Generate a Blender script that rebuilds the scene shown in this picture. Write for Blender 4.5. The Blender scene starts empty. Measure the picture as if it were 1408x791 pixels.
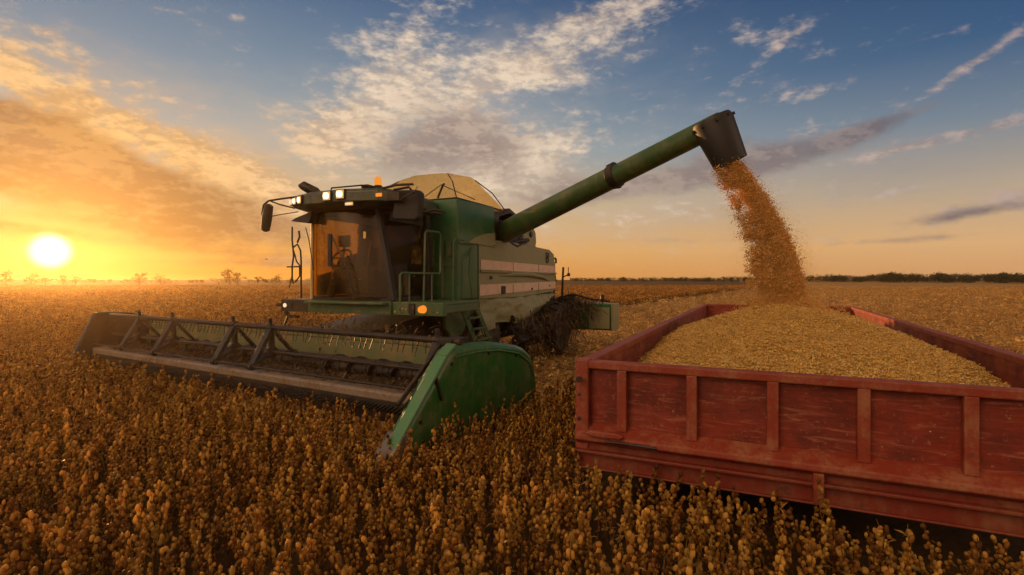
import bpy, bmesh, math, random
import numpy as np
from mathutils import Vector, Matrix, noise as mnoise

rnd = random.Random(7)
S = bpy.context.scene
COL = S.collection
R = math.radians

# ------------------------------------------------------------------ camera
FPX, CX, CY, CZ = 720.0, 704.0, 384.0, 2.3          # photo pixels: focal, principal point, eye height
cam_d = bpy.data.cameras.new('camera')
cam = bpy.data.objects.new('camera', cam_d); COL.objects.link(cam)
cam.location = (0, 0, CZ); cam.rotation_euler = (R(90), 0, 0)
cam_d.sensor_width = 36.0; cam_d.lens = 36.0 * FPX / 1408.0
cam_d.shift_y = -(395.5 - CY) / 1408.0
cam_d.clip_start = 0.05; cam_d.clip_end = 20000
S.camera = cam

# ------------------------------------------------------------------ light settings
SUN_AZ, SUN_EL = R(-41.4), R(5.4)
SUN_DIR = Vector((math.sin(SUN_AZ)*math.cos(SUN_EL), math.cos(SUN_AZ)*math.cos(SUN_EL), math.sin(SUN_EL)))
SUN_STRENGTH = 5.0
EXPOSURE = 0.0
KEY_AZ, KEY_EL, KEY_W, KEY_L = -132, 34, 22, 4.7     # bright sky patch added out of view, behind the camera, as key light
HAZE_DENSITY, DUST_DENSITY = 0.00004, 0.0006
S.view_settings.view_transform = 'Standard'; S.view_settings.look = 'None'
S.view_settings.exposure = EXPOSURE; S.view_settings.gamma = 1.0
S.view_settings.use_curve_mapping = False
S.render.engine = 'CYCLES'
S.cycles.use_denoising = True
S.cycles.max_bounces = 6; S.cycles.diffuse_bounces = 3; S.cycles.glossy_bounces = 3
S.cycles.transmission_bounces = 6; S.cycles.transparent_max_bounces = 8; S.cycles.volume_bounces = 0
S.cycles.caustics_reflective = False; S.cycles.caustics_refractive = False
S.cycles.sample_clamp_indirect = 3.0

sun_d = bpy.data.lights.new('sun', 'SUN'); sun = bpy.data.objects.new('sun', sun_d); COL.objects.link(sun)
sun_d.energy = SUN_STRENGTH; sun_d.angle = R(0.6); sun_d.color = (1.0, 0.50, 0.17)
sun.rotation_euler = (-SUN_DIR).to_track_quat('-Z', 'Y').to_euler()

# ------------------------------------------------------------------ node expression helper
class NT:
    def __init__(s, tree): s.t = tree; s.n = tree.nodes; s.l = tree.links
    def node(s, typ, **kw):
        n = s.n.new(typ)
        for k, v in kw.items(): setattr(n, k, v)
        return n
    def put(s, sock, v):
        if isinstance(v, E): s.l.new(v.s, sock)
        elif isinstance(v, bpy.types.NodeSocket): s.l.new(v, sock)
        elif isinstance(v, (tuple, list)) and len(v) == 3 and sock.type == 'RGBA': sock.default_value = (*v, 1)
        else: sock.default_value = v
    def m(s, op, *a):
        n = s.node('ShaderNodeMath', operation=op)
        for i, v in enumerate(a): s.put(n.inputs[i], v)
        return E(s, n.outputs[0])
    def vm(s, op, a, b=None, out=0, scale=None):
        n = s.node('ShaderNodeVectorMath', operation=op); s.put(n.inputs[0], a)
        if b is not None: s.put(n.inputs[1], b)
        if scale is not None: s.put(n.inputs['Scale'], scale)
        return E(s, n.outputs['Value' if op in ('DOT_PRODUCT', 'LENGTH') else 0])
    def sep(s, v):
        n = s.node('ShaderNodeSeparateXYZ'); s.put(n.inputs[0], v); return [E(s, o) for o in n.outputs]
    def comb(s, x, y, z):
        n = s.node('ShaderNodeCombineXYZ')
        for i, v in enumerate((x, y, z)): s.put(n.inputs[i], v)
        return E(s, n.outputs[0])
    def noise(s, vec, scale, detail=3, rough=.55, out='Fac', dist=0):
        n = s.node('ShaderNodeTexNoise'); s.put(n.inputs['Vector'], vec)
        n.inputs['Scale'].default_value = scale; n.inputs['Detail'].default_value = detail
        n.inputs['Roughness'].default_value = rough; n.inputs['Distortion'].default_value = dist
        return E(s, n.outputs[out])
    def voro(s, vec, scale, out='Distance', feature='F1'):
        n = s.node('ShaderNodeTexVoronoi', feature=feature); s.put(n.inputs['Vector'], vec)
        n.inputs['Scale'].default_value = scale
        return E(s, n.outputs[out])
    def step(s, x, a, b, lo=0, hi=1):
        n = s.node('ShaderNodeMapRange', interpolation_type='SMOOTHSTEP'); s.put(n.inputs[0], x)
        for i, v in enumerate((a, b, lo, hi)): s.put(n.inputs[i+1], v)
        return E(s, n.outputs[0])
    def mix(s, f, a, b, blend='MIX'):
        n = s.node('ShaderNodeMix', data_type='RGBA', blend_type=blend)
        s.put(n.inputs[0], f); s.put(n.inputs[6], a); s.put(n.inputs[7], b)
        return E(s, n.outputs[2])
    def ramp(s, f, stops):
        n = s.node('ShaderNodeValToRGB'); s.put(n.inputs[0], f); e = n.color_ramp.elements
        while len(e) < len(stops): e.new(0.5)
        for el, (p, c) in zip(e, stops): el.position = p; el.color = (*c, 1)
        return E(s, n.outputs[0])
class E:
    def __init__(s, nt, sock): s.nt = nt; s.s = sock
    def __add__(s, o): return s.nt.m('ADD', s, o)
    __radd__ = __add__
    def __sub__(s, o): return s.nt.m('SUBTRACT', s, o)
    def __rsub__(s, o): return s.nt.m('SUBTRACT', o, s)
    def __mul__(s, o): return s.nt.m('MULTIPLY', s, o)
    __rmul__ = __mul__
    def __truediv__(s, o): return s.nt.m('DIVIDE', s, o)
    def __rtruediv__(s, o): return s.nt.m('DIVIDE', o, s)
    def max(s, o): return s.nt.m('MAXIMUM', s, o)
    def min(s, o): return s.nt.m('MINIMUM', s, o)
    def exp(s): return s.nt.m('EXPONENT', s)
    def pow(s, o): return s.nt.m('POWER', s, o)

# ------------------------------------------------------------------ sky
def build_world():
    w = bpy.data.worlds.new('World'); S.world = w; w.use_nodes = True
    w.node_tree.nodes.clear(); T = NT(w.node_tree)
    d = E(T, T.node('ShaderNodeTexCoord').outputs['Generated'])
    d = T.vm('NORMALIZE', d)
    x, y, z = T.sep(d)
    az = T.m('ARCTAN2', x, y); el = T.m('ARCSINE', z)
    eld = el * (180/math.pi)
    disc = Vector((math.sin(SUN_AZ)*math.cos(R(2.3)), math.cos(SUN_AZ)*math.cos(R(2.3)), math.sin(R(2.3))))
    cosg = T.vm('DOT_PRODUCT', d, tuple(disc))
    gam = T.m('ARCCOSINE', cosg.min(0.999999)) * (180/math.pi)
    # clear-air colour: by height, for the sunward and the far side
    elp = T.step(eld, 0, 60); elp = (eld.max(0)) / 60.0
    sunw = T.ramp(elp, [(0, (.74,.29,.045)), (.05, (.76,.37,.085)), (.13, (.62,.43,.21)), (.23, (.36,.40,.40)), (.34, (.20,.27,.34)), (.46, (.085,.15,.26)), (1, (.02,.05,.12))])
    away = T.ramp(elp, [(0, (.66,.33,.14)), (.05, (.70,.42,.20)), (.13, (.45,.36,.27)), (.22, (.17,.22,.28)), (.32, (.040,.10,.21)), (.46, (.012,.045,.135)), (1, (.008,.025,.075))])
    k = T.step(gam, 18, 96)
    base = T.mix(k, sunw, away)
    sky = T.node('ShaderNodeTexSky', sky_type='NISHITA'); sky.sun_disc = False
    sky.sun_elevation = SUN_EL; sky.sun_rotation = SUN_AZ; sky.dust_density = 2.0
    nis = E(T, sky.outputs[0])
    # ---- clouds
    pz = 1.0 / (z.max(0) + 0.10)
    plane = T.comb(x*pz, y*pz, 0.0)
    n1 = T.noise(plane, 1.6, 5, .6)
    dz = T.comb(x, y, z*2.2)
    n2 = T.noise(dz, 34, 6, .62)
    n3 = T.noise(dz, 10, 5, .6)
    # the same grain a little nearer the sun: which side of a puff is lit
    dsh = T.vm('ADD', dz, tuple(SUN_DIR*0.012 + Vector((0, 0, -.012))))
    n2s = T.noise(dsh, 34, 6, .62); n3s = T.noise(T.vm('ADD', dz, tuple(SUN_DIR*0.03 + Vector((0, 0, -.03)))), 10, 5, .6)
    lit = T.m('ADD', (n2 - n2s)*2.2 + (n3 - n3s)*2.6, 0.52)
    def blob(px, py, rx, ry, rot, wgt):
        a0 = math.atan((px-CX)/FPX); ca = math.cos(a0)
        e0 = math.atan((CY-py)/FPX*ca)
        sx = ca*ca/FPX; sy = ca/FPX
        c, s_ = math.cos(R(rot)), math.sin(R(rot))
        u = (az - a0)/sx; v = (el - e0)/(-sy)            # back in picture-sized units at that direction
        p = (u*c + v*s_)/rx; q = (v*c - u*s_)/ry
        return ((p*p + q*q)*-1.0).exp()*wgt
    def field(lst):
        acc = None
        for b in lst:
            e = blob(*b); acc = e if acc is None else acc + e
        return acc
    LIT = [(90,165,150,45,18,.95), (270,215,170,34,22,1.0), (20,100,60,30,15,.7), (40,30,90,18,28,.6), (370,255,110,36,15,.65),
           (500,165,85,45,-25,1.0), (470,205,70,40,0,.7), (560,60,75,35,-20,.8), (620,130,110,45,0,.6), (700,95,75,30,-15,.75), (835,30,95,30,-12,.95), (760,105,60,20,5,.8),
           (760,205,110,32,-14,.8), (700,235,80,45,0,.75), (640,215,90,60,0,.6), (1065,52,55,16,8,.75), (1100,130,60,14,-5,.6), (1040,90,70,9,-30,.4), (1330,92,110,8,-24,.75),
           (1270,197,150,8,-6,.9), (1120,180,60,14,5,.55), (1390,165,50,18,-20,.5), (1215,268,52,6,-8,.75), (1350,282,95,16,-6,.7), (1120,330,110,5,-2,.4),
           (75,266,130,8,8,.95), (140,297,150,5,2,.9), (250,304,110,4,3,.7), (60,345,90,8,6,.4), (300,345,190,6,3,.4), (240,142,40,12,10,.5), (430,300,80,8,6,.6), (860,320,12,40,-30,.3), (950,285,160,16,-3,.35)]
    DRK = [(100,225,200,50,17,1.3), (250,285,160,30,14,.9), (110,240,160,36,6,.7), (20,190,110,40,10,.8), (360,300,130,30,10,.7), (60,240,160,40,8,.7), (200,335,260,10,4,.6), (30,312,90,5,4,.6),
           (600,190,95,42,0,.9), (540,225,90,30,0,.45), (690,200,70,36,-10,.6), (850,262,190,18,-6,.95), (760,245,80,22,0,.5), (1000,215,100,28,-4,.75), (1120,200,120,17,-8,.75), (1210,172,80,11,-12,.75),
           (1340,292,110,9,-5,.9), (1240,330,150,6,-2,.5), (930,330,180,5,0,.35), (180,315,130,9,6,.6), (330,362,200,7,0,.55), (820,20,60,16,0,.3)]
    VEIL = [(620,200,270,100,-8,.55), (250,190,300,80,18,.5), (880,290,260,60,-5,.45), (700,80,200,50,-12,.35), (1250,240,220,40,-5,.3)]
    vis = T.step(eld, -0.5, 1.5); MV = field(VEIL)
    ML = field(LIT); MD = field(DRK)
    # thin scattered cloud elsewhere in the dome
    wild = T.step(n1, .52, .75)*0.22
    covL = T.step(ML + wild + (n3-.5)*1.6 + (n2-.5)*2.0, .18, 1.30)*vis
    veil = T.step(MV + (n3-.5)*.8 + (n1-.5)*.5, .05, .95)*vis*.55
    covD = T.step(MD + (n3-.5)*1.3 + (n1-.5)*.5 + (n2-.5)*.8, .18, 1.05)*vis
    near = T.step(gam, 7, 36)
    litc = T.mix(near, (.95,.55,.20), (.86,.68,.50))
    litc = T.mix(T.step(gam, 42, 88), litc, (.50,.37,.33))
    shc = T.mix(near, (.33,.145,.040), (.31,.225,.195))
    shc = T.mix(T.step(gam, 45, 88), shc, (.135,.115,.135))
    lcol = T.mix(T.step(lit, .0, 1.0), T.mix(.45, shc, litc), litc)
    c = T.mix(veil, base, T.mix(near, (.80,.42,.12), T.mix(T.step(gam, 42, 85), (.62,.50,.40), (.26,.24,.27))))
    c = T.mix(covL*.90, c, lcol)
    c = T.mix(covD*.85, c, T.mix(T.step(lit, .25, .95)*.22, shc, litc))
    # glow round the low sun
    g1 = (gam*(-1/9.0)).exp(); g2 = (gam*(-1/3.4)).exp(); core = T.step(gam, 1.75, .5)
    def addc(c, f, col, amt):
        sc = T.vm('SCALE', col, scale=f*amt); return T.vm('ADD', c, sc)
    c = addc(c, g1, (1.0,.42,.03), .10)
    c = addc(c, g2, (1.0,.50,.07), .42)
    c = addc(c, core, (1.0,.85,.5), 2.6)
    # unseen behind the camera: dim cloud deck and a bright key patch, added as fill light
    deck = T.step(gam, 96, 130).max(T.step(eld, 34, 56)*.75)*T.step(eld, -2, 8)
    dcol = T.mix(T.step(n1, .35, .7), (.07,.05,.04), (.27,.18,.115))
    c = T.mix(deck, c, dcol)
    ka, ke = R(KEY_AZ), R(KEY_EL)
    kd = T.vm('DOT_PRODUCT', d, (math.sin(ka)*math.cos(ke), math.cos(ka)*math.cos(ke), math.sin(ke)))
    kg = T.m('ARCCOSINE', kd.min(0.999999))*(180/math.pi)
    key_patch = (kg*kg*(-1/(KEY_W*KEY_W))).exp()*T.step(eld, 1, 9)*T.step(gam, 66, 82)
    c = T.mix(key_patch, c, tuple(v*KEY_L for v in (1.0,.62,.33)))
    kd2 = T.vm('DOT_PRODUCT', d, (math.sin(R(118))*math.cos(R(24)), math.cos(R(118))*math.cos(R(24)), math.sin(R(24))))
    kg2 = T.m('ARCCOSINE', kd2.min(0.999999))*(180/math.pi)
    c = T.mix((kg2*kg2*(-1/(20.0*20.0))).exp()*T.step(eld, 1, 9)*T.step(gam, 90, 106), c, (2.3,1.55,1.0))  # second bright patch added out of view to light the right-facing sides
    c = T.vm('SCALE', c, scale=10.0)
    c = T.vm('ADD', c, T.vm('SCALE', nis, scale=.015))
    bg = T.node('ShaderNodeBackground'); T.put(bg.inputs[0], c); bg.inputs[1].default_value = 0.1
    out = T.node('ShaderNodeOutputWorld'); T.l.new(bg.outputs[0], out.inputs[0])
    w.cycles.sampling_method = 'MANUAL'; w.cycles.sample_map_resolution = 1024
build_world()

# ------------------------------------------------------------------ materials
def mat(name):
    m = bpy.data.materials.new(name); m.use_nodes = True
    t = m.node_tree; t.nodes.clear(); T = NT(t)
    b = T.node('ShaderNodeBsdfPrincipled'); o = T.node('ShaderNodeOutputMaterial')
    t.links.new(b.outputs[0], o.inputs[0])
    return m, T, b, o
def bump(T, b, h, strength=.3, dist=.02):
    n = T.node('ShaderNodeBump'); n.inputs['Strength'].default_value = strength; n.inputs['Distance'].default_value = dist
    T.put(n.inputs['Height'], h); T.l.new(n.outputs[0], b.inputs['Normal'])
def objco(T): return E(T, T.node('ShaderNodeTexCoord').outputs['Object'])
def paint(name, col, dust=(.30,.22,.13), amount=.5, rough=.42, metal=0.0, scale=3.0, bumps=.08, rust=None):
    m, T, b, o = mat(name); co = objco(T)
    n = T.noise(co, scale, 6, .65); n2 = T.noise(co, scale*9, 4, .6)
    st = T.noise(T.vm('MULTIPLY', co, (6.0, 6.0, .7)), 2.2, 5, .65)       # runs and streaks down the sheet
    f = T.step(n*.55 + n2*.25 + st*.2, .44, .66)*amount
    c = T.mix(T.step(n2, .3, .75)*.35, col, tuple(v*.55 for v in col))
    c = T.mix(f, c, dust)
    if rust is not None: c = T.mix(T.step(T.noise(co, scale*3.3, 6, .7), .58, .68)*.8, c, rust)
    sp = T.step(T.noise(co, scale*40, 2, .5), .66, .74)*.5
    c = T.mix(sp*amount, c, tuple(min(1, v*1.4) for v in dust))
    T.put(b.inputs['Base Color'], c); b.inputs['Metallic'].default_value = metal
    T.put(b.inputs['Roughness'], T.step(f, 0, 1, rough, .85))
    bump(T, b, n*.7 + n2*.3, bumps, .02)
    return m
M = {}
M['green'] = paint('green_paint', (.028,.14,.030), amount=.30)
M['shield'] = paint('shield_green', (.016,.125,.020), amount=.42, scale=2.6, rough=.34, bumps=.2)
M['tank'] = paint('tank_green', (.020,.13,.050), amount=.24, rough=.35)
M['tube'] = paint('auger_green', (.040,.10,.026), amount=.34, scale=2.5, rough=.45)
M['pale'] = paint('dusty_sage_panel', (.27,.28,.15), dust=(.38,.31,.20), amount=.6, rough=.55)
M['sheet'] = paint('straw_dusted_sheet', (.13,.16,.07), dust=(.30,.20,.09), amount=.8, rough=.6)
M['stripe'] = paint('cream_stripe', (.78,.57,.44), dust=(.50,.33,.20), amount=.45, rough=.6)
M['dark'] = paint('dark_metal', (.018,.014,.011), dust=(.13,.075,.035), amount=.42, rough=.5)
M['black'] = paint('black_plastic', (.013,.012,.012), dust=(.10,.07,.05), amount=.35, rough=.5)
M['spout'] = paint('spout_rubber', (.012,.010,.010), dust=(.06,.04,.03), amount=.2, rough=.55)
M['rubber'] = paint('rubber', (.02,.018,.016), dust=(.20,.14,.08), amount=.8, rough=.85)
M['deck'] = paint('worn_steel', (.38,.31,.25), dust=(.20,.12,.06), amount=.9, rough=.4, metal=.25, scale=2.2)
M['rail'] = paint('rail_green', (.05,.12,.05), amount=.4)
M['roofm'] = paint('roof_panel', (.055,.075,.05), amount=.5)
M['red'] = paint('trailer_red', (.19,.022,.010), dust=(.28,.13,.065), amount=.6, rough=.55, scale=2.0, bumps=.15, rust=(.09,.028,.015))
M['railred'] = paint('trailer_rail_red', (.25,.030,.011), dust=(.36,.17,.085), amount=.7, rough=.6, scale=4.0, bumps=.15, rust=(.12,.04,.02))  # redder, dustier paint on rails, ribs, sill and posts
M['yellow'] = paint('yellow_rim', (.45,.28,.03), amount=.7)

def trailer_panel():
    m, T, b, o = mat('scratched_red_panel'); co = objco(T)
    n = T.noise(co, 2.2, 6, .65)
    sc = T.noise(T.vm('MULTIPLY', co, (1.2, 1.2, 9.0)), 2.0, 7, .72, dist=1.2)     # sideways scuffs
    fine = T.noise(co, 30, 5, .7)
    c = T.mix(T.step(n, .35, .7), (.235,.027,.011), (.105,.012,.006))
    c = T.mix(T.step(sc, .51, .68)*.5, c, (.46,.17,.10))
    c = T.mix(T.step(sc, .44, .36)*.6, c, (.075,.016,.012))
    c = T.mix(T.step(fine, .60, .70)*.6, c, (.42,.21,.13))
    T.put(b.inputs['Base Color'], c); T.put(b.inputs['Roughness'], T.step(n, .3, .7, .45, .75))
    bump(T, b, sc*.5 + n*.5, .25, .03)
    return m
M['panel'] = trailer_panel()

def cover_mat():
    m, T, b, o = mat('tarp_cover'); co = objco(T)
    n = T.noise(co, 1.6, 4, .6)
    c = T.mix(n, (.78,.66,.40), (.60,.52,.32))
    d = T.node('ShaderNodeBsdfDiffuse'); T.put(d.inputs[0], c)
    tr = T.node('ShaderNodeBsdfTranslucent'); T.put(tr.inputs[0], c)
    tp = T.node('ShaderNodeBsdfTransparent'); T.put(tp.inputs[0], (.9,.75,.5))
    x = T.node('ShaderNodeMixShader'); x.inputs[0].default_value = .6
    T.l.new(d.outputs[0], x.inputs[1]); T.l.new(tr.outputs[0], x.inputs[2])
    y = T.node('ShaderNodeMixShader'); y.inputs[0].default_value = .70
    T.l.new(x.outputs[0], y.inputs[1]); T.l.new(tp.outputs[0], y.inputs[2])
    T.l.new(y.outputs[0], o.inputs[0]); return m
M['cover'] = cover_mat()

def glass_mat(name, tint, dirt, gloss=.12):
    m, T, b, o = mat(name); co = objco(T)
    tp = T.node('ShaderNodeBsdfTransparent'); T.put(tp.inputs[0], tint)
    gl = T.node('ShaderNodeBsdfGlossy'); gl.inputs['Roughness'].default_value = .06; T.put(gl.inputs[0], (.9,.85,.8))
    df = T.node('ShaderNodeBsdfDiffuse'); T.put(df.inputs[0], (.36,.25,.13))
    tl = T.node('ShaderNodeBsdfTranslucent'); T.put(tl.inputs[0], (.5,.34,.14))
    dd = T.node('ShaderNodeMixShader'); dd.inputs[0].default_value = .5
    T.l.new(df.outputs[0], dd.inputs[1]); T.l.new(tl.outputs[0], dd.inputs[2])
    lw = T.node('ShaderNodeLayerWeight'); lw.inputs[0].default_value = .25
    f = E(T, lw.outputs['Fresnel'])*.55 + gloss
    a = T.node('ShaderNodeMixShader'); T.put(a.inputs[0], f)
    T.l.new(tp.outputs[0], a.inputs[1]); T.l.new(gl.outputs[0], a.inputs[2])
    n = T.noise(co, 2.5, 6, .7)
    q = T.node('ShaderNodeMixShader'); T.put(q.inputs[0], T.step(n, .38, .7)*dirt)
    T.l.new(a.outputs[0], q.inputs[1]); T.l.new(dd.outputs[0], q.inputs[2])
    T.l.new(q.outputs[0], o.inputs[0]); return m
M['glass'] = glass_mat('dusty_cab_glass', (.80,.66,.45), .13, .02)
def emit(name, col, s):
    m, T, b, o = mat(name); e = T.node('ShaderNodeEmission'); T.put(e.inputs[0], col); e.inputs[1].default_value = s
    T.l.new(e.outputs[0], o.inputs[0]); return m
M['lamp'] = emit('lit_lamp', (1,.76,.46), 2.2)
M['lampdim'] = emit('lit_lamp_dim', (1,.66,.36), 1.1)
M['lampring'] = emit('warm_lamp_rim', (1,.50,.16), .8)
M['amber'] = emit('amber_lamp', (1,.28,.03), 1.0)
M['beacon'] = emit('amber_beacon', (1,.33,.04), .9)

def attr(T, name):
    n = T.node('ShaderNodeAttribute'); n.attribute_name = name; return n
def plant_mat(name, c0, c1, c2, trans=.25, spread=1.0):
    """pods, stems and dry leaves: colour by the 'tone' of the piece and by the plant"""
    m, T, b, o = mat(name)
    tone = E(T, attr(T, 'tone').outputs['Fac']); rn = E(T, T.node('ShaderNodeObjectInfo').outputs['Random'])
    c = T.ramp(T.m('FRACT', tone*.999), [(0, c0), (.52, c1), (.93, c2), (.97, (.07,.10,.02)), (1, (.09,.13,.03))])
    c = T.mix(.35*spread, c, T.ramp(rn, [(0, tuple(v*.45 for v in c0)), (.5, c1), (1, tuple(min(1, v*1.25) for v in c2))]))
    T.put(b.inputs['Base Color'], c); b.inputs['Roughness'].default_value = .5; b.inputs['Specular IOR Level'].default_value = .25
    tl = T.node('ShaderNodeBsdfTranslucent'); T.put(tl.inputs[0], c)
    x = T.node('ShaderNodeMixShader'); x.inputs[0].default_value = trans
    T.l.new(b.outputs[0], x.inputs[1]); T.l.new(tl.outputs[0], x.inputs[2]); T.l.new(x.outputs[0], o.inputs[0])
    return m
M['crop'] = plant_mat('ripe_soybean', (.05,.019,.005), (.36,.150,.024), (.92,.54,.115), .45)
M['stubble'] = plant_mat('stubble_straw', (.36,.19,.055), (.60,.36,.11), (.80,.55,.22), .3)
M['grain'] = plant_mat('soybean_grain', (.52,.27,.06), (.74,.45,.11), (.88,.64,.23), .2, .8)
M['stream'] = plant_mat('falling_grain', (.80,.43,.11), (.92,.60,.20), (.97,.76,.36), .5, .35)
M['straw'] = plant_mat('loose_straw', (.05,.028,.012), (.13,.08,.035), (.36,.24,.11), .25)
M['leaf'] = plant_mat('tree_leaves', (.035,.045,.018), (.06,.065,.025), (.09,.085,.03), .2)
m, T, b, o = mat('bark'); T.put(b.inputs['Base Color'], (.05,.035,.022)); b.inputs['Roughness'].default_value = .9; M['bark'] = m

def soil_mat():
    m, T, b, o = mat('field_soil')
    co = E(T, T.node('ShaderNodeNewGeometry').outputs['Position'])
    n = T.noise(co, .9, 8, .7); big = T.noise(T.vm('MULTIPLY', co, (.35, 1.0, 1.0)), .045, 6, .6); f = T.noise(co, 7, 6, .7)
    row = T.noise(T.vm('MULTIPLY', co, (.05, .9, 1)), .8, 5, .6)
    c = T.mix(T.step(n, .35, .68), (.20,.11,.036), (.56,.35,.12))
    c = T.mix(T.step(f, .5, .72)*.6, c, (.70,.46,.19))
    c = T.mix(T.step(big, .42, .62)*.45, c, (.10,.058,.026))
    c = T.mix(T.step(row, .5, .68)*.4, c, (.12,.07,.03))
    # damp earth and painted shade where beans stand, painted shade under the trailer; straw-littered where they are cut
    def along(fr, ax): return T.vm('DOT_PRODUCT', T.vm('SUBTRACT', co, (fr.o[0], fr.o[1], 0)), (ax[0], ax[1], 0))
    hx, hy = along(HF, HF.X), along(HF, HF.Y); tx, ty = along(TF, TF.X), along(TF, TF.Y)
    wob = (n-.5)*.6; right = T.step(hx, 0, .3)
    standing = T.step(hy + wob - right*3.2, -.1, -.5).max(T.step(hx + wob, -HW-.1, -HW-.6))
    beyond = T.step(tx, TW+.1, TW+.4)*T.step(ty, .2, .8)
    trailer_shade = T.step(tx, -.3, 0)*T.step(tx, TW+.3, TW)*T.step(ty, -.6, -.2)*T.step(ty, TL+.3, TL)
    c = T.mix((standing*(1-beyond)).max(trailer_shade)*.92, c, T.mix(f, (.030,.018,.010), (.075,.043,.020)))
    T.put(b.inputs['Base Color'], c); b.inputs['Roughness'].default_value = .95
    b.inputs['Specular IOR Level'].default_value = .1
    bump(T, b, n*.6 + f*.4, .9, .12)
    return m

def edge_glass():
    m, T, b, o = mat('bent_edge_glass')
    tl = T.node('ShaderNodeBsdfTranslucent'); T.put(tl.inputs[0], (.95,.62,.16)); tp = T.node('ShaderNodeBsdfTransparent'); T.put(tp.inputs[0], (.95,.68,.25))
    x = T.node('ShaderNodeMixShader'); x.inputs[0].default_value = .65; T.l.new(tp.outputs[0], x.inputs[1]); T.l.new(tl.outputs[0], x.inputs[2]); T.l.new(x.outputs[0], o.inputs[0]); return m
M['edgeglass'] = edge_glass()  # amber tint paints in the low sun's glow on the bent edge
# ------------------------------------------------------------------ mesh helpers
class MB:
    def __init__(s): s.v = []; s.f = []
    def add(s, vs, fs):
        o = len(s.v); s.v += [tuple(v) for v in vs]; s.f += [tuple(i+o for i in f) for f in fs]; return s
    def box(s, a, b):
        (x0,y0,z0), (x1,y1,z1) = a, b
        vs = [(x0,y0,z0),(x1,y0,z0),(x1,y1,z0),(x0,y1,z0),(x0,y0,z1),(x1,y0,z1),(x1,y1,z1),(x0,y1,z1)]
        return s.add(vs, [(3,2,1,0),(4,5,6,7),(0,1,5,4),(1,2,6,5),(2,3,7,6),(3,0,4,7)])
    def hexa(s, low, top):      # four low corners, four top corners, same winding
        return s.add(list(low)+list(top), [(3,2,1,0),(4,5,6,7),(0,1,5,4),(1,2,6,5),(2,3,7,6),(3,0,4,7)])
    def beam(s, p, q, w, h, up=(0,0,1)):
        p, q, up = Vector(p), Vector(q), Vector(up); d = (q-p).normalized()
        a = d.cross(up)
        if a.length < 1e-4: a = d.cross(Vector((1,0,0)))
        a.normalize(); u = a.cross(d).normalized(); a *= w/2; u *= h/2
        return s.hexa([p-a-u, p+a-u, q+a-u, q-a-u], [p-a+u, p+a+u, q+a+u, q-a+u])
    def tube(s, pts, r, n=10, cap=True):
        pts = [Vector(p) for p in pts]; rs = r if isinstance(r, (list, tuple)) else [r]*len(pts)
        o = len(s.v); ref = None
        for i, p in enumerate(pts):
            d = (pts[min(i+1, len(pts)-1)] - pts[max(i-1, 0)]).normalized()
            if ref is None: ref = Vector((0,0,1)) if abs(d.z) < .9 else Vector((1,0,0))
            a = d.cross(ref).normalized(); u = a.cross(d).normalized(); ref = u
            for k in range(n):
                t = 2*math.pi*k/n; s.v.append(tuple(p + (a*math.cos(t) + u*math.sin(t))*rs[i]))
        for i in range(len(pts)-1):
            for k in range(n):
                k2 = (k+1) % n; s.f.append((o+i*n+k, o+i*n+k2, o+(i+1)*n+k2, o+(i+1)*n+k))
        if cap:
            s.f.append(tuple(o+k for k in reversed(range(n)))); s.f.append(tuple(o+(len(pts)-1)*n+k for k in range(n)))
        return s
    def prism(s, prof, fn, t0, t1):     # a 2-D outline pushed from t0 to t1; fn(u, v, t) -> point
        n = len(prof)
        vs = [fn(u, v, t0) for u, v in prof] + [fn(u, v, t1) for u, v in prof]
        fs = [tuple(range(n-1, -1, -1)), tuple(range(n, 2*n))] + [(i, (i+1) % n, n+(i+1) % n, n+i) for i in range(n)]
        return s.add(vs, fs)
    def lathe(s, prof, n, fn):          # prof: (radius, along); fn(x, y, along)
        o = len(s.v); m_ = len(prof)
        for r, a in prof:
            for k in range(n):
                t = 2*math.pi*k/n; s.v.append(tuple(fn(r*math.cos(t), r*math.sin(t), a)))
        for i in range(m_-1):
            for k in range(n):
                k2 = (k+1) % n; s.f.append((o+i*n+k, o+i*n+k2, o+(i+1)*n+k2, o+(i+1)*n+k))
        s.f.append(tuple(o+k for k in reversed(range(n)))); s.f.append(tuple(o+(m_-1)*n+k for k in range(n)))
        return s
    def build(s, name, material, parent=None, smooth=False, bevel=0.0, fix=True):
        me = bpy.data.meshes.new(name); me.from_pydata(s.v, [], s.f)
        if fix:
            bm = bmesh.new(); bm.from_mesh(me); bmesh.ops.recalc_face_normals(bm, faces=bm.faces); bm.to_mesh(me); bm.free()
        me.materials.append(material)
        ob = bpy.data.objects.new(name, me); COL.objects.link(ob)
        if parent: ob.parent = parent
        if smooth:
            me.polygons.foreach_set('use_smooth', [True]*len(me.polygons))
            me.set_sharp_from_angle(angle=R(38))
        if bevel:
            bv = ob.modifiers.new('bevel', 'BEVEL'); bv.width = bevel; bv.segments = 2; bv.limit_method = 'ANGLE'; bv.angle_limit = R(40)
        return ob
def tag(o, label=None, cat=None, group=None, kind=None):
    if label: o['label'] = label
    if cat: o['category'] = cat
    if group: o['group'] = group
    if kind: o['kind'] = kind
    return o
def thing(name, loc, rz, label, cat, group=None):
    o = bpy.data.objects.new(name, None); COL.objects.link(o); o.location = loc; o.rotation_euler = (0, 0, rz)
    o.empty_display_size = .3
    return tag(o, label, cat, group)
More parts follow.
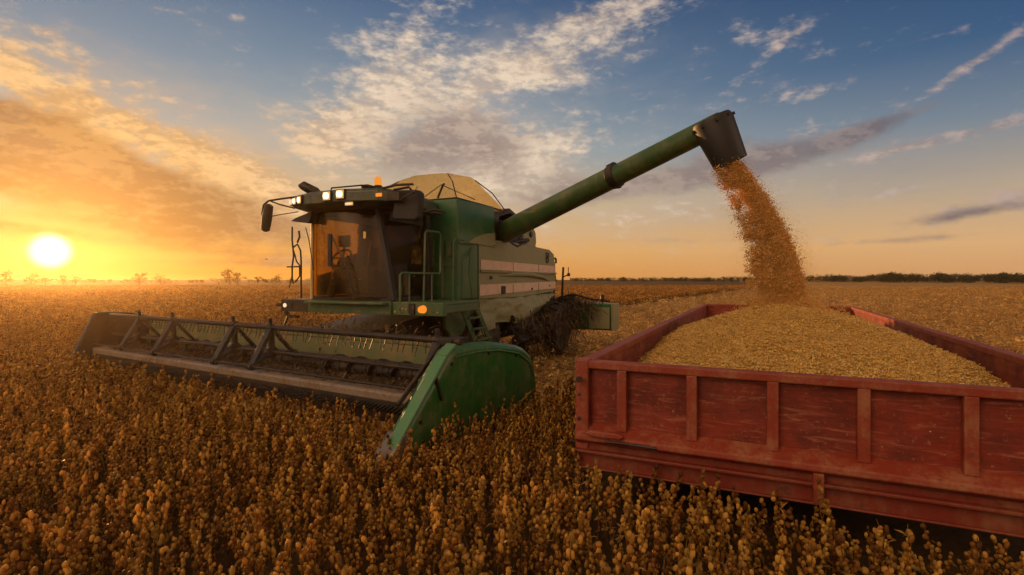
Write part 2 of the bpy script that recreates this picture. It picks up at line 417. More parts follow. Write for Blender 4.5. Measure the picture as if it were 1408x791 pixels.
class Frame:
    def __init__(s, ox, oy, yaw):
        a = R(yaw); s.o = (ox, oy); s.X = (math.cos(a), -math.sin(a)); s.Y = (math.sin(a), math.cos(a)); s.yaw = yaw
    def world(s, x, y, z): return Vector((s.o[0]+s.X[0]*x+s.Y[0]*y, s.o[1]+s.X[1]*x+s.Y[1]*y, z))
    def local(s, wx, wy): 
        dx, dy = wx-s.o[0], wy-s.o[1]; return (dx*s.X[0]+dy*s.X[1], dx*s.Y[0]+dy*s.Y[1])
CF = Frame(-1.92, 8.2, 24)      # combine: x to its left flank, y rearwards
HF = Frame(-.75, 7.0, 31)       # header
TF = Frame(.685, 5.19, 25.2)    # trailer
HW = 10.3                       # header width
TW, TL = 4.1, 13.0              # trailer box

# ------------------------------------------------------------------ ground
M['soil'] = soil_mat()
def build_ground():
    n = 60; me = bpy.data.meshes.new('field'); vs = []; fs = []
    ts = np.linspace(-1, 1, n+1); c = np.sign(ts)*np.abs(ts)**4*1570 + ts*30
    for j in range(n+1):
        for i in range(n+1): vs.append((c[i], c[j], 0.0))
    for j in range(n):
        for i in range(n):
            a = j*(n+1)+i; fs.append((a, a+1, a+n+2, a+n+1))
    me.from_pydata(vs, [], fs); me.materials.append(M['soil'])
    o = bpy.data.objects.new('field', me); COL.objects.link(o); o['kind'] = 'structure'
build_ground()

# ------------------------------------------------------------------ combine harvester
K = 1.25                                    # the machine is drafted at 4/5 size round eye height
CROOT = Vector((CF.o[0]*K, CF.o[1]*K, 0))
def cz(z): return CZ + (z-CZ)*K
def cbuild(mb, name, material, parent, **kw):
    mb.v = [(x*K, y*K, cz(z)) for x, y, z in mb.v]
    return mb.build(name, material, parent, **kw)
def arc(c, r, a0, a1, n, fn):
    return [fn(c[0]+r*math.cos(R(a0+(a1-a0)*i/n)), c[1]+r*math.sin(R(a0+(a1-a0)*i/n))) for i in range(n+1)]

def rough_sheet(nu, nv, fn, thick, amp, sc, seed):
    """a dented sheet: fn(u,v) -> point, pushed about sideways (x) by noise, with a back face"""
    mb = MB()
    for k in (0, 1):
        for j in range(nv+1):
            for i in range(nu+1):
                p = Vector(fn(i/nu, j/nv)); nz = mnoise.fractal(Vector((p.y*sc, p.z*sc*1.6, seed)), 1.0, 2.0, 4)
                mb.v.append((p.x + nz*amp - k*thick, p.y, p.z))
    w = nu+1; n = w*(nv+1)
    for j in range(nv):
        for i in range(nu):
            a = j*w+i; mb.f.append((a, a+1, a+w+1, a+w)); mb.f.append((n+a, n+a+w, n+a+w+1, n+a+1))
    for i in range(nu):
        mb.f.append((i, n+i, n+i+1, i+1)); a = nv*w+i; mb.f.append((a, a+1, n+a+1, n+a))
    for j in range(nv):
        a = j*w; mb.f.append((a, a+w, n+a+w, n+a)); a = j*w+nu; mb.f.append((a, n+a, n+a+w, a+w))
    return mb

def toned(ob, tones):
    a = ob.data.attributes.new('tone', 'FLOAT', 'FACE'); a.data.foreach_set('value', np.asarray(tones, dtype=np.float32))

def build_combine():
    root = thing('combine_harvester', CROOT, -R(CF.yaw), 'large green combine harvester with lit cab roof lights, wide front header and raised unloading tube', 'combine harvester')
    P = lambda mb, name, m, par=root, **kw: cbuild(mb, name, m, par, **kw)
    # -- hull and tank
    mb = MB(); mb.box((-2.05,2.7,1.45), (.44,6.25,2.96)); mb.box((-1.35,1.78,1.45), (.44,2.7,2.96)); mb.box((-1.2,2.2,.9), (-.2,6.0,1.45))
    P(mb, 'hull', M['dark'], bevel=.02)
    mb = MB()
    mb.prism([(1.2,1.94),(1.2,3.70),(2.66,3.74),(2.70,2.95),(1.98,2.98),(1.98,1.94)], lambda u,v,t: (t,u,v), -.16, .53)
    tank = P(mb, 'grain_tank', M['tank'], bevel=.025)
    mb = MB(); mb.box((-1.40,1.76,2.0), (-.165,3.3,3.28)); mb.box((-2.1,1.76,3.28), (-.165,3.3,3.70)); mb.box((-2.1,2.75,2.0),(-1.41,3.3,3.275)); P(mb, 'tank_wall', M['tank'], tank, bevel=.02)
    mb = MB(); mb.prism([(1.55,2.96),(2.69,2.93),(2.66,3.22),(2.2,3.16),(1.8,3.06)], lambda u,v,t: (t,u,v), .532, .552)
    P(mb, 'tank_trim', M['pale'], tank, bevel=.006)
    # -- rails and posts round the front of the tank
    mb = MB()
    for s_ in (.02, .22): mb.box((s_,1.165,1.96), (s_+.05,1.197,3.0))
    mb.box((-.12,1.17,2.52), (.5,1.198,2.58)); mb.box((.33,1.16,2.7), (.42,1.198,2.95))
    P(mb, 'tank_ribs', M['rail'], tank, bevel=.006)
    # -- tarp over the tank extension
    base = [(-2.1,1.75),(-1.0,1.3),(.5,1.22),(.52,2.2),(.5,3.28),(-1.0,3.32),(-2.1,3.3)]
    top = [(-1.35,2.1),(-.75,1.75),(-.05,1.85),(.18,2.3),(.12,2.62),(-.7,2.78),(-1.35,2.75)]
    mb = MB(); rings = 7; n = len(base)*4
    def loop(pts):
        out = []
        for i in range(len(pts)):
            a, b_ = Vector(pts[i]), Vector(pts[(i+1) % len(pts)])
            for k in range(4): out.append(a.lerp(b_, k/4))
        return out
    lb, lt = loop(base), loop(top)
    for r_ in range(rings+1):
        f = r_/rings; h = 3.70 + .60*f**.92
        for i in range(n):
            q = lb[i].lerp(lt[i], f); sag = .035*math.sin(i*math.pi/2)*math.sin(f*math.pi)
            mb.v.append((q.x, q.y, h + sag + .02*mnoise.noise(Vector((q.x*2, q.y*2, f*2)))))
    for r_ in range(rings):
        for i in range(n):
            i2 = (i+1) % n; mb.f.append((r_*n+i, r_*n+i2, (r_+1)*n+i2, (r_+1)*n+i))
    c_ = len(mb.v); mb.v.append((-.55,2.28,4.36))
    for i in range(n): mb.f.append((rings*n+i, rings*n+(i+1) % n, c_))
    cov = P(mb, 'tank_cover', M['cover'], smooth=True)
    mb = MB()
    for i in range(0, n, 8):
        mb.tube([(mb_.x, mb_.y, z_) for mb_, z_ in ((lb[i], 3.72), (lb[i].lerp(lt[i], .45), 4.07), (lt[i], 4.29))], .011, 6)
    mb.tube([(p.x, p.y, 3.715) for p in lb]+[(lb[0].x, lb[0].y, 3.715)], .016, 6)
    mb.tube([(.1,1.25,3.74),(.18,1.3,3.98),(.2,1.32,4.0)], .02, 6); mb.tube([(-.25,1.25,3.74),(.18,1.24,3.97),(.5,1.9,3.78)], .009, 5)
    P(mb, 'hoop', M['dark'], cov)
    # -- pale side panels with two stripes
    prof = [(2.0,1.93),(2.0,3.03),(3.0,3.09),(4.4,3.08),(5.9,3.05),(6.22,2.95),(6.36,2.62),(6.33,2.1),(6.2,1.98),(4.0,1.90)]
    mb = MB(); mb.prism(prof, lambda u,v,t: (t,u,v), .46, .53)
    side = P(mb, 'side_panel', M['pale'], bevel=.02)
    for z0, z1, z2, z3, y0 in ((2.48,2.67,2.46,2.64,2.06), (1.985,2.195,2.06,2.24,2.02)):
        mb = MB(); mb.hexa([(.535,y0,z0),(.545,y0,z0),(.545,6.3,z2),(.535,6.3,z2)], [(.535,y0,z1),(.545,y0,z1),(.545,6.3,z3),(.535,6.3,z3)])
        P(mb, 'stripe', M['stripe'], side, bevel=.004)
    mb = MB()   # pressed folds between the stripes
    mb.prism([(.53,2.44),(.57,2.43),(.575,2.46),(.53,2.475)], lambda u,v,t: (u,t,v), 2.03, 6.33)
    mb.tube([(.53,2.9,2.37),(.56,3.5,2.40),(.575,4.4,2.41),(.57,5.2,2.36),(.53,5.9,2.25)], [.012,.04,.05,.045,.01], 8)
    mb.tube([(.53,2.3,3.0),(.55,2.6,2.96),(.53,2.9,3.03)], .015, 6)
    P(mb, 'fold', M['pale'], side, smooth=True)
    for y_ in (3.55, 5.05):
        for za, zb in ((1.99,2.19),(2.48,2.66)): mb = MB(); mb.box((.546,y_,za), (.549,y_+.015,zb)); P(mb, 'seam', M['dark'], side)
    for a, b__ in (((.548,2.95,2.0),(.575,3.12,2.16)), ((.548,4.6,2.05),(.565,4.66,2.10)), ((.535,2.45,2.30),(.56,2.53,2.36))):
        mb = MB(); mb.box(a, b__); P(mb, 'latch', M['dark'], side, bevel=.008)
    mb = MB()   # the maker's small dark mark near the rear edge
    def stroke(pts, r_=.016): mb.tube([(.538, a, b_) for a, b_ in pts], r_, 6)
    stroke([(5.58,2.94),(5.68,2.955),(5.80,2.945)]); stroke([(5.60,2.90),(5.70,2.88),(5.80,2.90)])
    stroke([(5.62,2.86),(5.60,2.79),(5.64,2.73),(5.72,2.72),(5.78,2.77),(5.75,2.83),(5.67,2.84)], .018)
    stroke([(5.70,2.90),(5.72,2.80)], .014); stroke([(5.79,2.93),(5.82,2.86)], .012)
    P(mb, 'emblem', M['black'], side, smooth=True)
    mb = MB(); mb.tube([(.5,6.37,2.86),(.52,6.4,2.82),(.52,6.4,2.72)], .03, 8); P(mb, 'tail_hinge', M['dark'], side, smooth=True)
    # -- dented lower skirt
    def fn(u, v):
        y = 2.0 + u*4.2; low = 1.32 + .10*math.sin(u*7) + (max(0, u-.55)*1.1) - .1*(u < .2)
        return (.50 + .10*math.sin(v*math.pi)*(.5+u*.5), y, 1.93 + (low-1.93)*v)
    P(rough_sheet(60, 18, fn, .03, .11, 1.3, 4), 'skirt', M['pale'], smooth=True)
    # -- engine deck, hood, end cap
    mb = MB(); mb.prism([(-1.9,2.97),(-1.9,3.5),(-.6,3.78),(.35,3.55),(.42,2.97)], lambda u,v,t: (u,t,v), 3.32, 4.3); mb.box((-1.8,4.3,2.97),(.1,6.1,3.15))
    mb.prism([(3.0,3.62),(3.6,3.83),(4.3,3.66),(4.3,3.60),(3.6,3.72),(3.0,3.57)], lambda u,v,t: (t,u,v), -.2, .45)
    hood = P(mb, 'engine_hood', M['dark'], bevel=.02)
    mb = MB(); mb.prism([(4.35,3.06),(4.35,3.35),(4.6,3.56),(4.95,3.56),(5.12,3.42),(5.16,3.2),(5.1,3.06)], lambda u,v,t: (t,u,v), .12, .46)
    P(mb, 'end_cover', M['pale'], bevel=.04)
    mb = MB(); mb.tube([(.40,3.9,3.10),(.5,4.15,3.16),(.5,4.5,3.2)], .05, 8); mb.tube([(.462,4.75,3.36),(.50,4.75,3.36)], .07, 12); mb.box((.2,3.35,3.0),(.5,4.3,3.1)); mb.tube([(.5,3.2,3.12),(.52,3.8,3.02),(.5,4.4,3.14)], .03, 8)
    P(mb, 'hydraulic_fitting', M['dark'], smooth=True, bevel=.01)
    # -- unloading tube
    A, B = Vector((.22,3.28,3.19)), Vector((4.66,1.45,4.52)); D = (B-A).normalized()
    c1 = A.lerp(B, .645)
    mb = MB(); mb.tube([A-D*.1, A, c1], [.19,.225,.188], 28)
    mb.tube([c1-D*.02, B, B+D*.13, B+D*.2, B+D*.23], [.178,.162,.158,.12,.04], 28)
    aug = P(mb, 'unloading_auger', M['tube'], smooth=True)
    mb = MB(); mb.tube([c1-D*.09, c1+D*.05], .205, 28); side_v = D.cross(Vector((0,0,1))).normalized(); up_v = side_v.cross(D)
    mb.beam(c1-D*.11+up_v*.2, c1+D*.05+up_v*.2, .10, .06, up_v)
    mb.beam(c1-D*.02-up_v*.2, c1+D*.05-up_v*.2, .07, .05, up_v)
    P(mb, 'clamp_collar', M['dark'], aug, smooth=True, bevel=.006)
    mb = MB(); mb.tube([A-D*.12, A+D*.04], .265, 28); mb.tube([(.2,3.3,2.95),(.2,3.3,3.3)], .26, 24); mb.box((-.1,2.72,2.97),(.48,3.0,3.62))
    P(mb, 'auger_elbow', M['dark'], aug, smooth=True, bevel=.01)
    s0, s1 = Vector((4.63,1.44,4.63)), Vector((4.90,1.525,3.98)); ax = (s1-s0).normalized()
    a_ = ax.cross(Vector((0,1,0))).normalized(); b_ = ax.cross(a_)
    mb = MB(); pr = [(.27,.0),(.30,.06),(.24,.70),(.225,.70),(.27,.08),(.2,.02)]
    mb.lathe(pr, 24, lambda x,y,t: s0 + a_*x*1.0 + b_*y*.8 + ax*t)
    sp = P(mb, 'spout', M['spout'], aug, smooth=True)
    for k in range(9):
        t = R(k*40); q = s0 + a_*math.cos(t)*.305 + b_*math.sin(t)*.245 + ax*.07; mb = MB(); mb.tube([q-ax*.02, q+ax*.02], .022, 6); P(mb, 'bolt', M['dark'], aug)
    mb = MB()
    mb.tube([B+D*.18+up_v*.06, B+D*.27+up_v*.1], .035, 8)
    P(mb, 'end_knob', M['dark'], aug)
    # -- cab
    z0, z1 = 1.96, 3.46
    mb = MB()
    mb.beam((.10,-.01,z0), (-.24,.02,z1), .075, .10, (0,1,0)); mb.beam((.06,1.02,z0), (.0,1.02,z1), .10, .10, (0,1,0)); mb.beam((.05,1.66,z0), (.0,1.66,z1), .10, .1, (0,1,0))
    mb.beam((-1.6,1.2,z0), (-1.58,1.2,z1), .08, .08, (0,1,0)); mb.beam((-1.6,1.66,z0), (-1.58,1.66,z1), .08, .08, (0,1,0))
    mb.box((-1.6,0.0,1.93), (.1,1.7,2.02)); mb.box((-1.6,1.66,2.0),(.0,1.72,3.46)); mb.box((-1.6,.06,3.34),(-.02,1.66,3.46))
    mb.box((.0,1.05,2.0),(.05,1.64,2.5)); mb.box((-.08,.1,3.22),(-.02,1.66,3.38))
    mb.box((-1.63,1.22,2.02),(-1.57,1.64,2.72)); mb.box((-1.63,1.22,3.22),(-1.57,1.64,3.44))
    cab = P(mb, 'cab', M['black'], bevel=.012)
    # windscreen bows forward
    mb = MB(); N = 16
    for k in (0, 1):
        for j in range(9):
            v = j/8
            for i in range(N+1):
                u = i/N; s_ = (-1.55)*(1-u) + (.08*(1-v)-.26*v)*u
                mb.v.append((s_, -.20*math.sin(math.pi*min(1, u*1.02)) + .02 + .012*k, z0+.06 + (z1-z0-.08)*v))
    w_ = N+1; n_ = w_*9
    for k in (0, 1):
        for j in range(8):
            for i in range(N):
                q = k*n_+j*w_+i; mb.f.append((q, q+1, q+w_+1, q+w_))
    P(mb, 'windscreen', M['glass'], cab, smooth=True, fix=False)
    mb = MB(); mb.tube([(-1.60,.0,1.97),(-1.60,.02,3.42)], .030, 12); P(mb, 'windscreen_glint', M['glint'], cab, smooth=True)  # cream post added as the sun's glint down the glass edge
    mb = MB(); zs = (z0+.07, z1-.03)
    mb.add([(-1.55,-.005,zs[0]),(-1.42,-.065,zs[0]),(-1.42,-.065,zs[1]),(-1.55,-.005,zs[1]),(-1.60,.10,zs[0]),(-1.60,.10,zs[1])], [(0,1,2,3),(4,0,3,5)]); P(mb, 'corner_glass', M['edgeglass'], cab, fix=False)
    mb = MB(); mb.add([(.075,.06,2.04),(.05,.97,2.04),(-.02,.97,3.22),(-.19,.06,3.22)], [(0,1,2,3)]); P(mb, 'side_window', M['glass'], cab, fix=False)
    mb = MB(); mb.add([(-1.585,.08,2.02),(-1.585,1.16,2.02),(-1.575,1.16,3.34),(-1.575,.08,3.34)], [(0,1,2,3)]); P(mb, 'side_window', M['glass2'], cab, fix=False)
    mb = MB(); mb.box((-1.34,.50,2.02),(-.86,.95,2.14)); mb.box((-1.36,.42,2.30),(-.80,.95,2.46)); mb.prism([(.86,2.42),(1.02,3.00),(.93,3.06),(.76,2.44)], lambda u,v,t: (t,u,v), -1.38, -.80); mb.box((-1.24,.92,3.03),(-.94,1.04,3.22)); mb.box((-1.18,.6,2.1),(-1.0,.8,2.34))
    mb.box((-.76,.30,2.5),(-.64,.90,2.60)); mb.box((-1.52,.35,2.45),(-1.40,.90,2.54)); mb.box((-.74,.22,2.02),(-.45,.95,2.5))
    P(mb, 'seat', M['black'], cab, bevel=.04)
    mb = MB(); cc = Vector((-1.16,.22,2.66)); ring = [cc + Vector((math.cos(t)*.19, math.sin(t)*.10, math.sin(t)*.14)) for t in [2*math.pi*k/20 for k in range(21)]]
    mb.tube(ring, .018, 8); mb.tube([(-1.20,.0,2.0),(-1.18,.1,2.4),cc], [.07,.05,.03], 10); mb.tube([ring[0], cc, ring[10]], .012, 6)
    P(mb, 'steering_wheel', M['black'], cab, smooth=True)
    mb = MB(); mb.box((-.42,.25,2.42),(-.32,.32,2.95)); mb.box((-.5,.22,2.82),(-.24,.27,3.08)); mb.tube([(-1.32,.2,2.02),(-1.25,.3,2.5),(-1.2,.35,2.9)], .025, 6); mb.box((-1.3,.3,2.85),(-1.08,.36,3.05)); mb.tube([(-.55,.15,2.1),(-.62,.25,2.6),(-.58,.3,2.95)], .02, 6)
    P(mb, 'monitor', M['black'], cab, bevel=.01)
    mb = MB(); mb.prism([(.09,2.03),(.09,2.36),(.45,2.44),(.8,2.72),(1.15,2.80),(1.15,2.03)], lambda u,v,t: (t,u,v), -1.57, -1.545); P(mb, 'door_panel', M['black'], cab, bevel=.006)
    mb = MB(); mb.tube([(-.5,-.24,2.05),(-.62,-.27,2.5),(-.95,-.24,3.0)], .012, 6); mb.box((-1.0,-.27,2.5),(-.93,-.24,3.02)); P(mb, 'wiper', M['black'], cab)
    # -- roof
    plan = [(-1.78,-.02),(-1.66,-.36),(-1.1,-.56),(-.4,-.56),(.12,-.42),(.32,-.05),(.16,1.1),(.02,1.5),(-1.5,1.72),(-1.78,1.3)]
    mb = MB()
    for sc_, z_ in ((.86,3.41),(1.0,3.47),(1.0,3.62),(.95,3.665),(.55,3.70)):
        for a, b__ in plan: mb.v.append((-.68+(a+.68)*sc_, .58+(b__-.58)*sc_, z_))
    n = len(plan)
    for j in range(4):
        for i in range(n): i2 = (i+1) % n; mb.f.append((j*n+i, j*n+i2, (j+1)*n+i2, (j+1)*n+i))
    mb.f.append(tuple(range(n-1,-1,-1))); mb.f.append(tuple(4*n+i for i in range(n)))
    roof = P(mb, 'cab_roof', M['roofm'], bevel=.015)
    def lamp(s_, y_, z_, w, h, ang, m):
        c, sn = math.cos(R(ang)), math.sin(R(ang))
        def bx(mb, e, d0, d1):
            pts = lambda zz: [(s_+c*a-sn*d, y_+sn*a+c*d, zz) for a, d in ((-w/2-e,d0),(w/2+e,d0),(w/2+e,d1),(-w/2-e,d1))]
            mb.hexa(pts(z_-h/2-e), pts(z_+h/2+e))
        mb = MB(); bx(mb, .018, -.004, .12); P(mb, 'lamp_housing', M['black'], roof, bevel=.006)
        mb = MB(); bx(mb, .006, -.010, -.005); P(mb, 'lamp_rim', M['lampring'], roof)
        mb = MB(); pr = []
        for k in range(16):
            t = 2*math.pi*k/16; a, b__ = math.cos(t), math.sin(t); a = math.copysign(abs(a)**.75, a); b__ = math.copysign(abs(b__)**.75, b__); pr.append((a*w*.42, b__*h*.42))
        mb.prism(pr, lambda u,v,d: (s_+c*u-sn*d, y_+sn*u+c*d, z_+v), -.03, -.011); P(mb, 'work_light', m, roof)
    lamp(-1.66,-.38,3.555,.085,.085,-26,M['lampdim']); lamp(-1.53,-.435,3.555,.085,.09,-22,M['lamp']); lamp(-1.36,-.50,3.555,.09,.10,-20,M['lamp'])
    lamp(-.72,-.585,3.565,.125,.115,0,M['lamp']); lamp(-.46,-.585,3.575,.125,.115,2,M['lamp']); lamp(-.36,-.50,3.435,.13,.035,4,M['lampdim'])
    mb = MB(); mb.lathe([(.07,0),(.075,.03),(.05,.05)], 16, lambda x,y,t: (-.06+x,-.2+y,3.69+t)); P(mb, 'beacon_base', M['black'], roof)
    mb = MB(); mb.lathe([(.055,0),(.058,.08),(.045,.12),(.02,.135)], 16, lambda x,y,t: (-.06+x,-.2+y,3.741+t)); P(mb, 'beacon', M['beacon'], roof, smooth=True)
    mb = MB(); mb.tube([(-1.66,-.22,3.84),(-1.60,-.2,3.85),(-1.42,-.1,3.74),(-1.36,-.06,3.70)], [.03,.075,.085,.05], 12); P(mb, 'antenna_pod', M['black'], roof, smooth=True)
    mb = MB(); mb.tube([(-.9,-.3,3.69),(-.8,-.4,3.72),(-.2,-.4,3.72),(-.1,-.3,3.69)], .012, 6); mb.box((-.26,-.35,3.69),(-.14,-.2,3.74)); P(mb, 'roof_rail', M['black'], roof)
    # box of electrics and bracket right of the roof
    mb = MB(); mb.box((.16,-.30,3.47),(.40,-.02,3.60)); mb.tube([(.05,-.3,3.66),(.35,-.3,3.70),(.62,-.25,3.70)], .02, 8); mb.tube([(.1,-.3,3.52),(.4,-.25,3.5),(.62,-.2,3.6)], .016, 8); mb.tube([(.05,.2,3.40),(.4,.2,3.36),(.75,.3,3.32)], .022, 8)
    P(mb, 'roof_bracket', M['dark'], roof, bevel=.008)
    mb = MB(); mb.box((.10,-.46,3.52),(.20,-.44,3.57)); P(mb, 'side_marker', M['amber'], roof)
    # -- mirrors
    mb = MB(); mb.tube([(-1.70,-.25,3.66),(-2.1,-.2,3.66),(-2.38,-.2,3.645),(-2.5,-.2,3.58),(-2.54,-.2,3.40)], .017, 8); mb.tube([(-1.70,-.28,3.47),(-2.1,-.2,3.56),(-2.32,-.2,3.63)], .013, 8); mb.tube([(-1.7,-.2,3.42),(-2.1,-.18,3.40),(-2.46,-.2,3.36)], .008, 6)
    arm = P(mb, 'mirror_arm', M['dark'], smooth=True)
    mb = MB(); mb.tube([(-2.36,-.2,3.585),(-2.37,-.2,3.56),(-2.42,-.2,3.35),(-2.46,-.2,3.15),(-2.47,-.2,3.12)], [.03,.07,.085,.075,.03], 14); P(mb, 'mirror', M['black'], arm, smooth=True)
    mb = MB(); mb.tube([(.2,-.16,3.66),(.45,-.12,3.69),(.50,-.1,3.62)], .02, 8); arm = P(mb, 'mirror_arm', M['dark'], smooth=True)
    mb = MB(); mb.tube([(.55,.0,3.30),(.75,.1,3.36),(.9,.2,3.33)], .02, 8); P(mb, 'mirror_stay', M['dark'], arm, smooth=True)
    mb = MB(); mb.prism([(.22,3.24),(.25,3.20),(.55,3.19),(.60,3.24),(.62,3.60),(.57,3.65),(.30,3.645),(.25,3.60)], lambda u,v,t: (u,t+.35*(u-.4),v), -.16, -.02); P(mb, 'mirror', M['black'], arm, bevel=.025)
    # -- platform with its lamps
    mb = MB(); mb.box((-1.6,-.10,1.75),(.1,.15,1.95)); mb.box((-1.55,-.235,1.905),(.05,-.1,1.945)); mb.box((.1,-.06,1.745),(1.02,.05,1.95)); mb.box((.1,.05,1.90),(.95,1.25,1.945)); mb.box((.9,.05,1.78),(.95,1.25,1.9))
    plat = P(mb, 'platform', M['rail'], bevel=.012)
    mb = MB(); mb.box((-2.2,-.1,1.75),(-1.602,.35,1.955)); P(mb, 'step', M['dark'], plat, bevel=.012)
    mb = MB(); mb.box((-2.17,-.115,1.80),(-1.93,-.102,1.91)); P(mb, 'lamp_bezel', M['black'], plat, bevel=.004)
    mb = MB(); mb.tube([(-2.19,-.08,1.86),(-2.3,-.08,1.86)], .03, 8); P(mb, 'side_knob', M['black'], plat)
    mb = MB(); mb.box((.42,-.09,1.77),(.52,-.062,1.93)); P(mb, 'socket', M['black'], plat, bevel=.004)
    mb = MB(); mb.tube([(-2.2,0,1.74),(-2.1,0,1.66),(-1.9,0,1.66)], .03, 6); mb.tube([(-2.15,0,1.66),(-2.22,0,1.52),(-2.2,0,1.42)], .02, 6); P(mb, 'hanging_bracket', M['black'], plat)
    mb = MB(); mb.tube([(-2.09,-.116,1.855),(-2.09,-.128,1.855)], .036, 14); P(mb, 'headlight', M['lampdim'], plat)
    mb = MB(); mb.tube([(.67,-.062,1.845),(.67,-.14,1.845)], [.062,.05], 14); P(mb, 'indicator_light', M['amber'], plat)
    for s_, z_ in ((.16,1.80),(.30,1.85),(.36,1.84),(.92,1.80)):
        mb = MB(); mb.tube([(s_,-.062,z_),(s_,-.072,z_)], .018, 10); P(mb, 'reflector', M['yellow'], plat)
    # -- handrails and ladder
    def rail(pts, r_=.016, m='rail', nm='handrail'): mb = MB(); mb.tube(pts, r_, 8); return P(mb, nm, M[m], smooth=True)
    rail([(.6,-.55,1.95),(.6,-.55,2.36),(.6,-.50,2.39),(.6,.50,2.39),(.6,.53,2.43),(.6,.53,3.0),(.6,.49,3.05),(.6,.14,3.05),(.6,.09,3.0),(.6,.05,1.95)])
    rail([(.6,.93,1.95),(.6,.93,2.90),(.6,1.0,2.98),(.6,1.3,2.98)]); rail([(.6,1.12,1.95),(.6,1.12,2.88),(.6,1.16,2.92),(.6,1.80,2.94),(.6,1.84,2.90),(.6,1.84,1.90),(.6,2.0,1.4)])
    rail([(.58,1.3,1.95),(.58,1.3,2.6),(.56,1.7,2.85)], .012); rail([(.62,1.5,2.85),(.62,1.45,2.4),(.64,1.55,1.95),(.66,1.9,1.3)], .012)
    for a, b__ in ((-.32,1.95),(.28,1.95)): rail([(.6,a,b__),(.6,a,2.39)], .012)
    mb = MB()
    L0, L1, R0, R1 = Vector((.62,1.12,1.93)), Vector((.8,1.55,.95)), Vector((.62,1.62,1.93)), Vector((.8,2.1,.95))
    mb.beam(L0, L1, .03, .09); mb.beam(R0, R1, .03, .09)
    lad = P(mb, 'ladder', M['rail'], bevel=.005)
    for k in range(5):
        f = .12+k*.2; a, b__ = L0.lerp(L1, f), R0.lerp(R1, f); mb = MB(); mb.beam(a, b__, .12, .03); P(mb, 'rung', M['rail'], lad, bevel=.004)
    mb = MB(); mb.prism([(.9,1.92),(1.9,1.92),(1.75,1.6),(1.5,1.3),(1.2,1.25),(.95,1.45)], lambda u,v,t: (t,u,v), .40, .46); P(mb, 'ladder_guard', M['rail'], bevel=.01)
    # far-side grab rails
    def fp(px, py, y=-.2): return (-1.87+(px-400)*.0167, y, CZ+(384-py)*8.75/720)
    rail([fp(402,312),fp(402,330),fp(404,352),fp(402,366),fp(402,385),fp(404,390)], .014, 'dark'); rail([fp(404,340),fp(409,336),(-1.65,-.2,fp(0,345)[2]),fp(414,360),fp(414,410)], .014, 'dark')
    rail([fp(404,345),fp(408,360),fp(412,365),fp(412,380),fp(406,388)], .012, 'dark'); rail([fp(395,367),fp(414,367)], .012, 'dark'); rail([fp(411,318),fp(412,326),fp(409,334)], .016, 'dark'); rail([fp(420,314),fp(424,330),fp(428,356),fp(430,372)], .008, 'dark')
    rail([fp(402,378),fp(398,396)], .01, 'dark')
    mb = MB(); mb.hexa([fp(400,304),fp(424,308),fp(424,308,.2),fp(400,304,.2)], [fp(406,300),fp(428,292),fp(428,292,.2),fp(406,300,.2)]); P(mb, 'grab_bracket', M['dark'], bevel=.01)
    # -- wheels
    def wheel(name, c, r_, w, lugs):
        mb = MB(); c = Vector(c); ax = lambda x,y,t: (c.x+t, c.y+x, c.z+y)
        mb.lathe([(r_*.58,-w*.42),(r_*.86,-w*.5),(r_*.95,-w*.42),(r_*.97,0),(r_*.95,w*.42),(r_*.86,w*.5),(r_*.58,w*.42)], 40, ax)
        for k in range(lugs):
            t = 2*math.pi*k/lugs
            for sg in (-1, 1):
                t2 = t + (math.pi/lugs if sg > 0 else 0)
                p = Vector((c.x, c.y+math.cos(t2)*r_*.97, c.z+math.sin(t2)*r_*.97)); q = Vector((c.x+sg*w*.46, c.y+math.cos(t2+.16)*r_*.96, c.z+math.sin(t2+.16)*r_*.96))
                mb.beam(p, q, .06, .07, (0, math.cos(t2), math.sin(t2)))
        tyre = P(mb, name, M['rubber'], smooth=True)
        mb = MB(); mb.lathe([(r_*.60,-w*.3),(r_*.56,w*.40),(r_*.5,w*.34),(r_*.25,w*.1),(r_*.22,w*.25),(.04,w*.27)], 28, ax); P(mb, 'rim', M['yellow'], tyre, smooth=True)
    gz = CZ - CZ/K
    wheel('drive_wheel', (.16,2.55,gz+.72), .74, .5, 18); wheel('drive_wheel', (-1.85,2.55,gz+.72), .74, .5, 18)
    wheel('rear_wheel', (.80,5.55,gz+.64), .65, .42, 16); wheel('rear_wheel', (-2.15,5.55,gz+.64), .65, .42, 16)
    mb = MB(); mb.beam((-1.8,2.55,gz+.72),(.2,2.55,gz+.72), .22, .22); mb.beam((-1.8,5.55,gz+.56),(.5,5.55,gz+.56), .18, .18); mb.box((-1.3,2.4,1.1),(-.3,5.6,1.5)); P(mb, 'axle', M['dark'], bevel=.02)
    # -- straw chopper and spreader at the tail, with its light poles
    mb = MB(); mb.hexa([(.2,6.55,.98),(1.9,6.9,.95),(1.9,7.5,.95),(.2,7.3,.98)], [(.2,6.55,1.72),(1.9,6.9,1.64),(1.9,7.5,1.64),(.2,7.3,1.72)]); mb.box((-1.9,6.26,1.2),(.2,7.2,2.3))
    ch = P(mb, 'straw_chopper', M['green'], bevel=.02)
    mb = MB(); mb.box((1.3,6.78,1.0),(1.86,6.80,1.56)); mb.hexa([(1.88,6.86,.94),(1.95,6.86,.94),(1.95,7.52,.94),(1.88,7.52,.94)], [(1.88,6.86,1.66),(1.95,6.86,1.66),(1.95,7.52,1.66),(1.88,7.52,1.66)]); P(mb, 'chopper_plate', M['pale'], ch, bevel=.01)
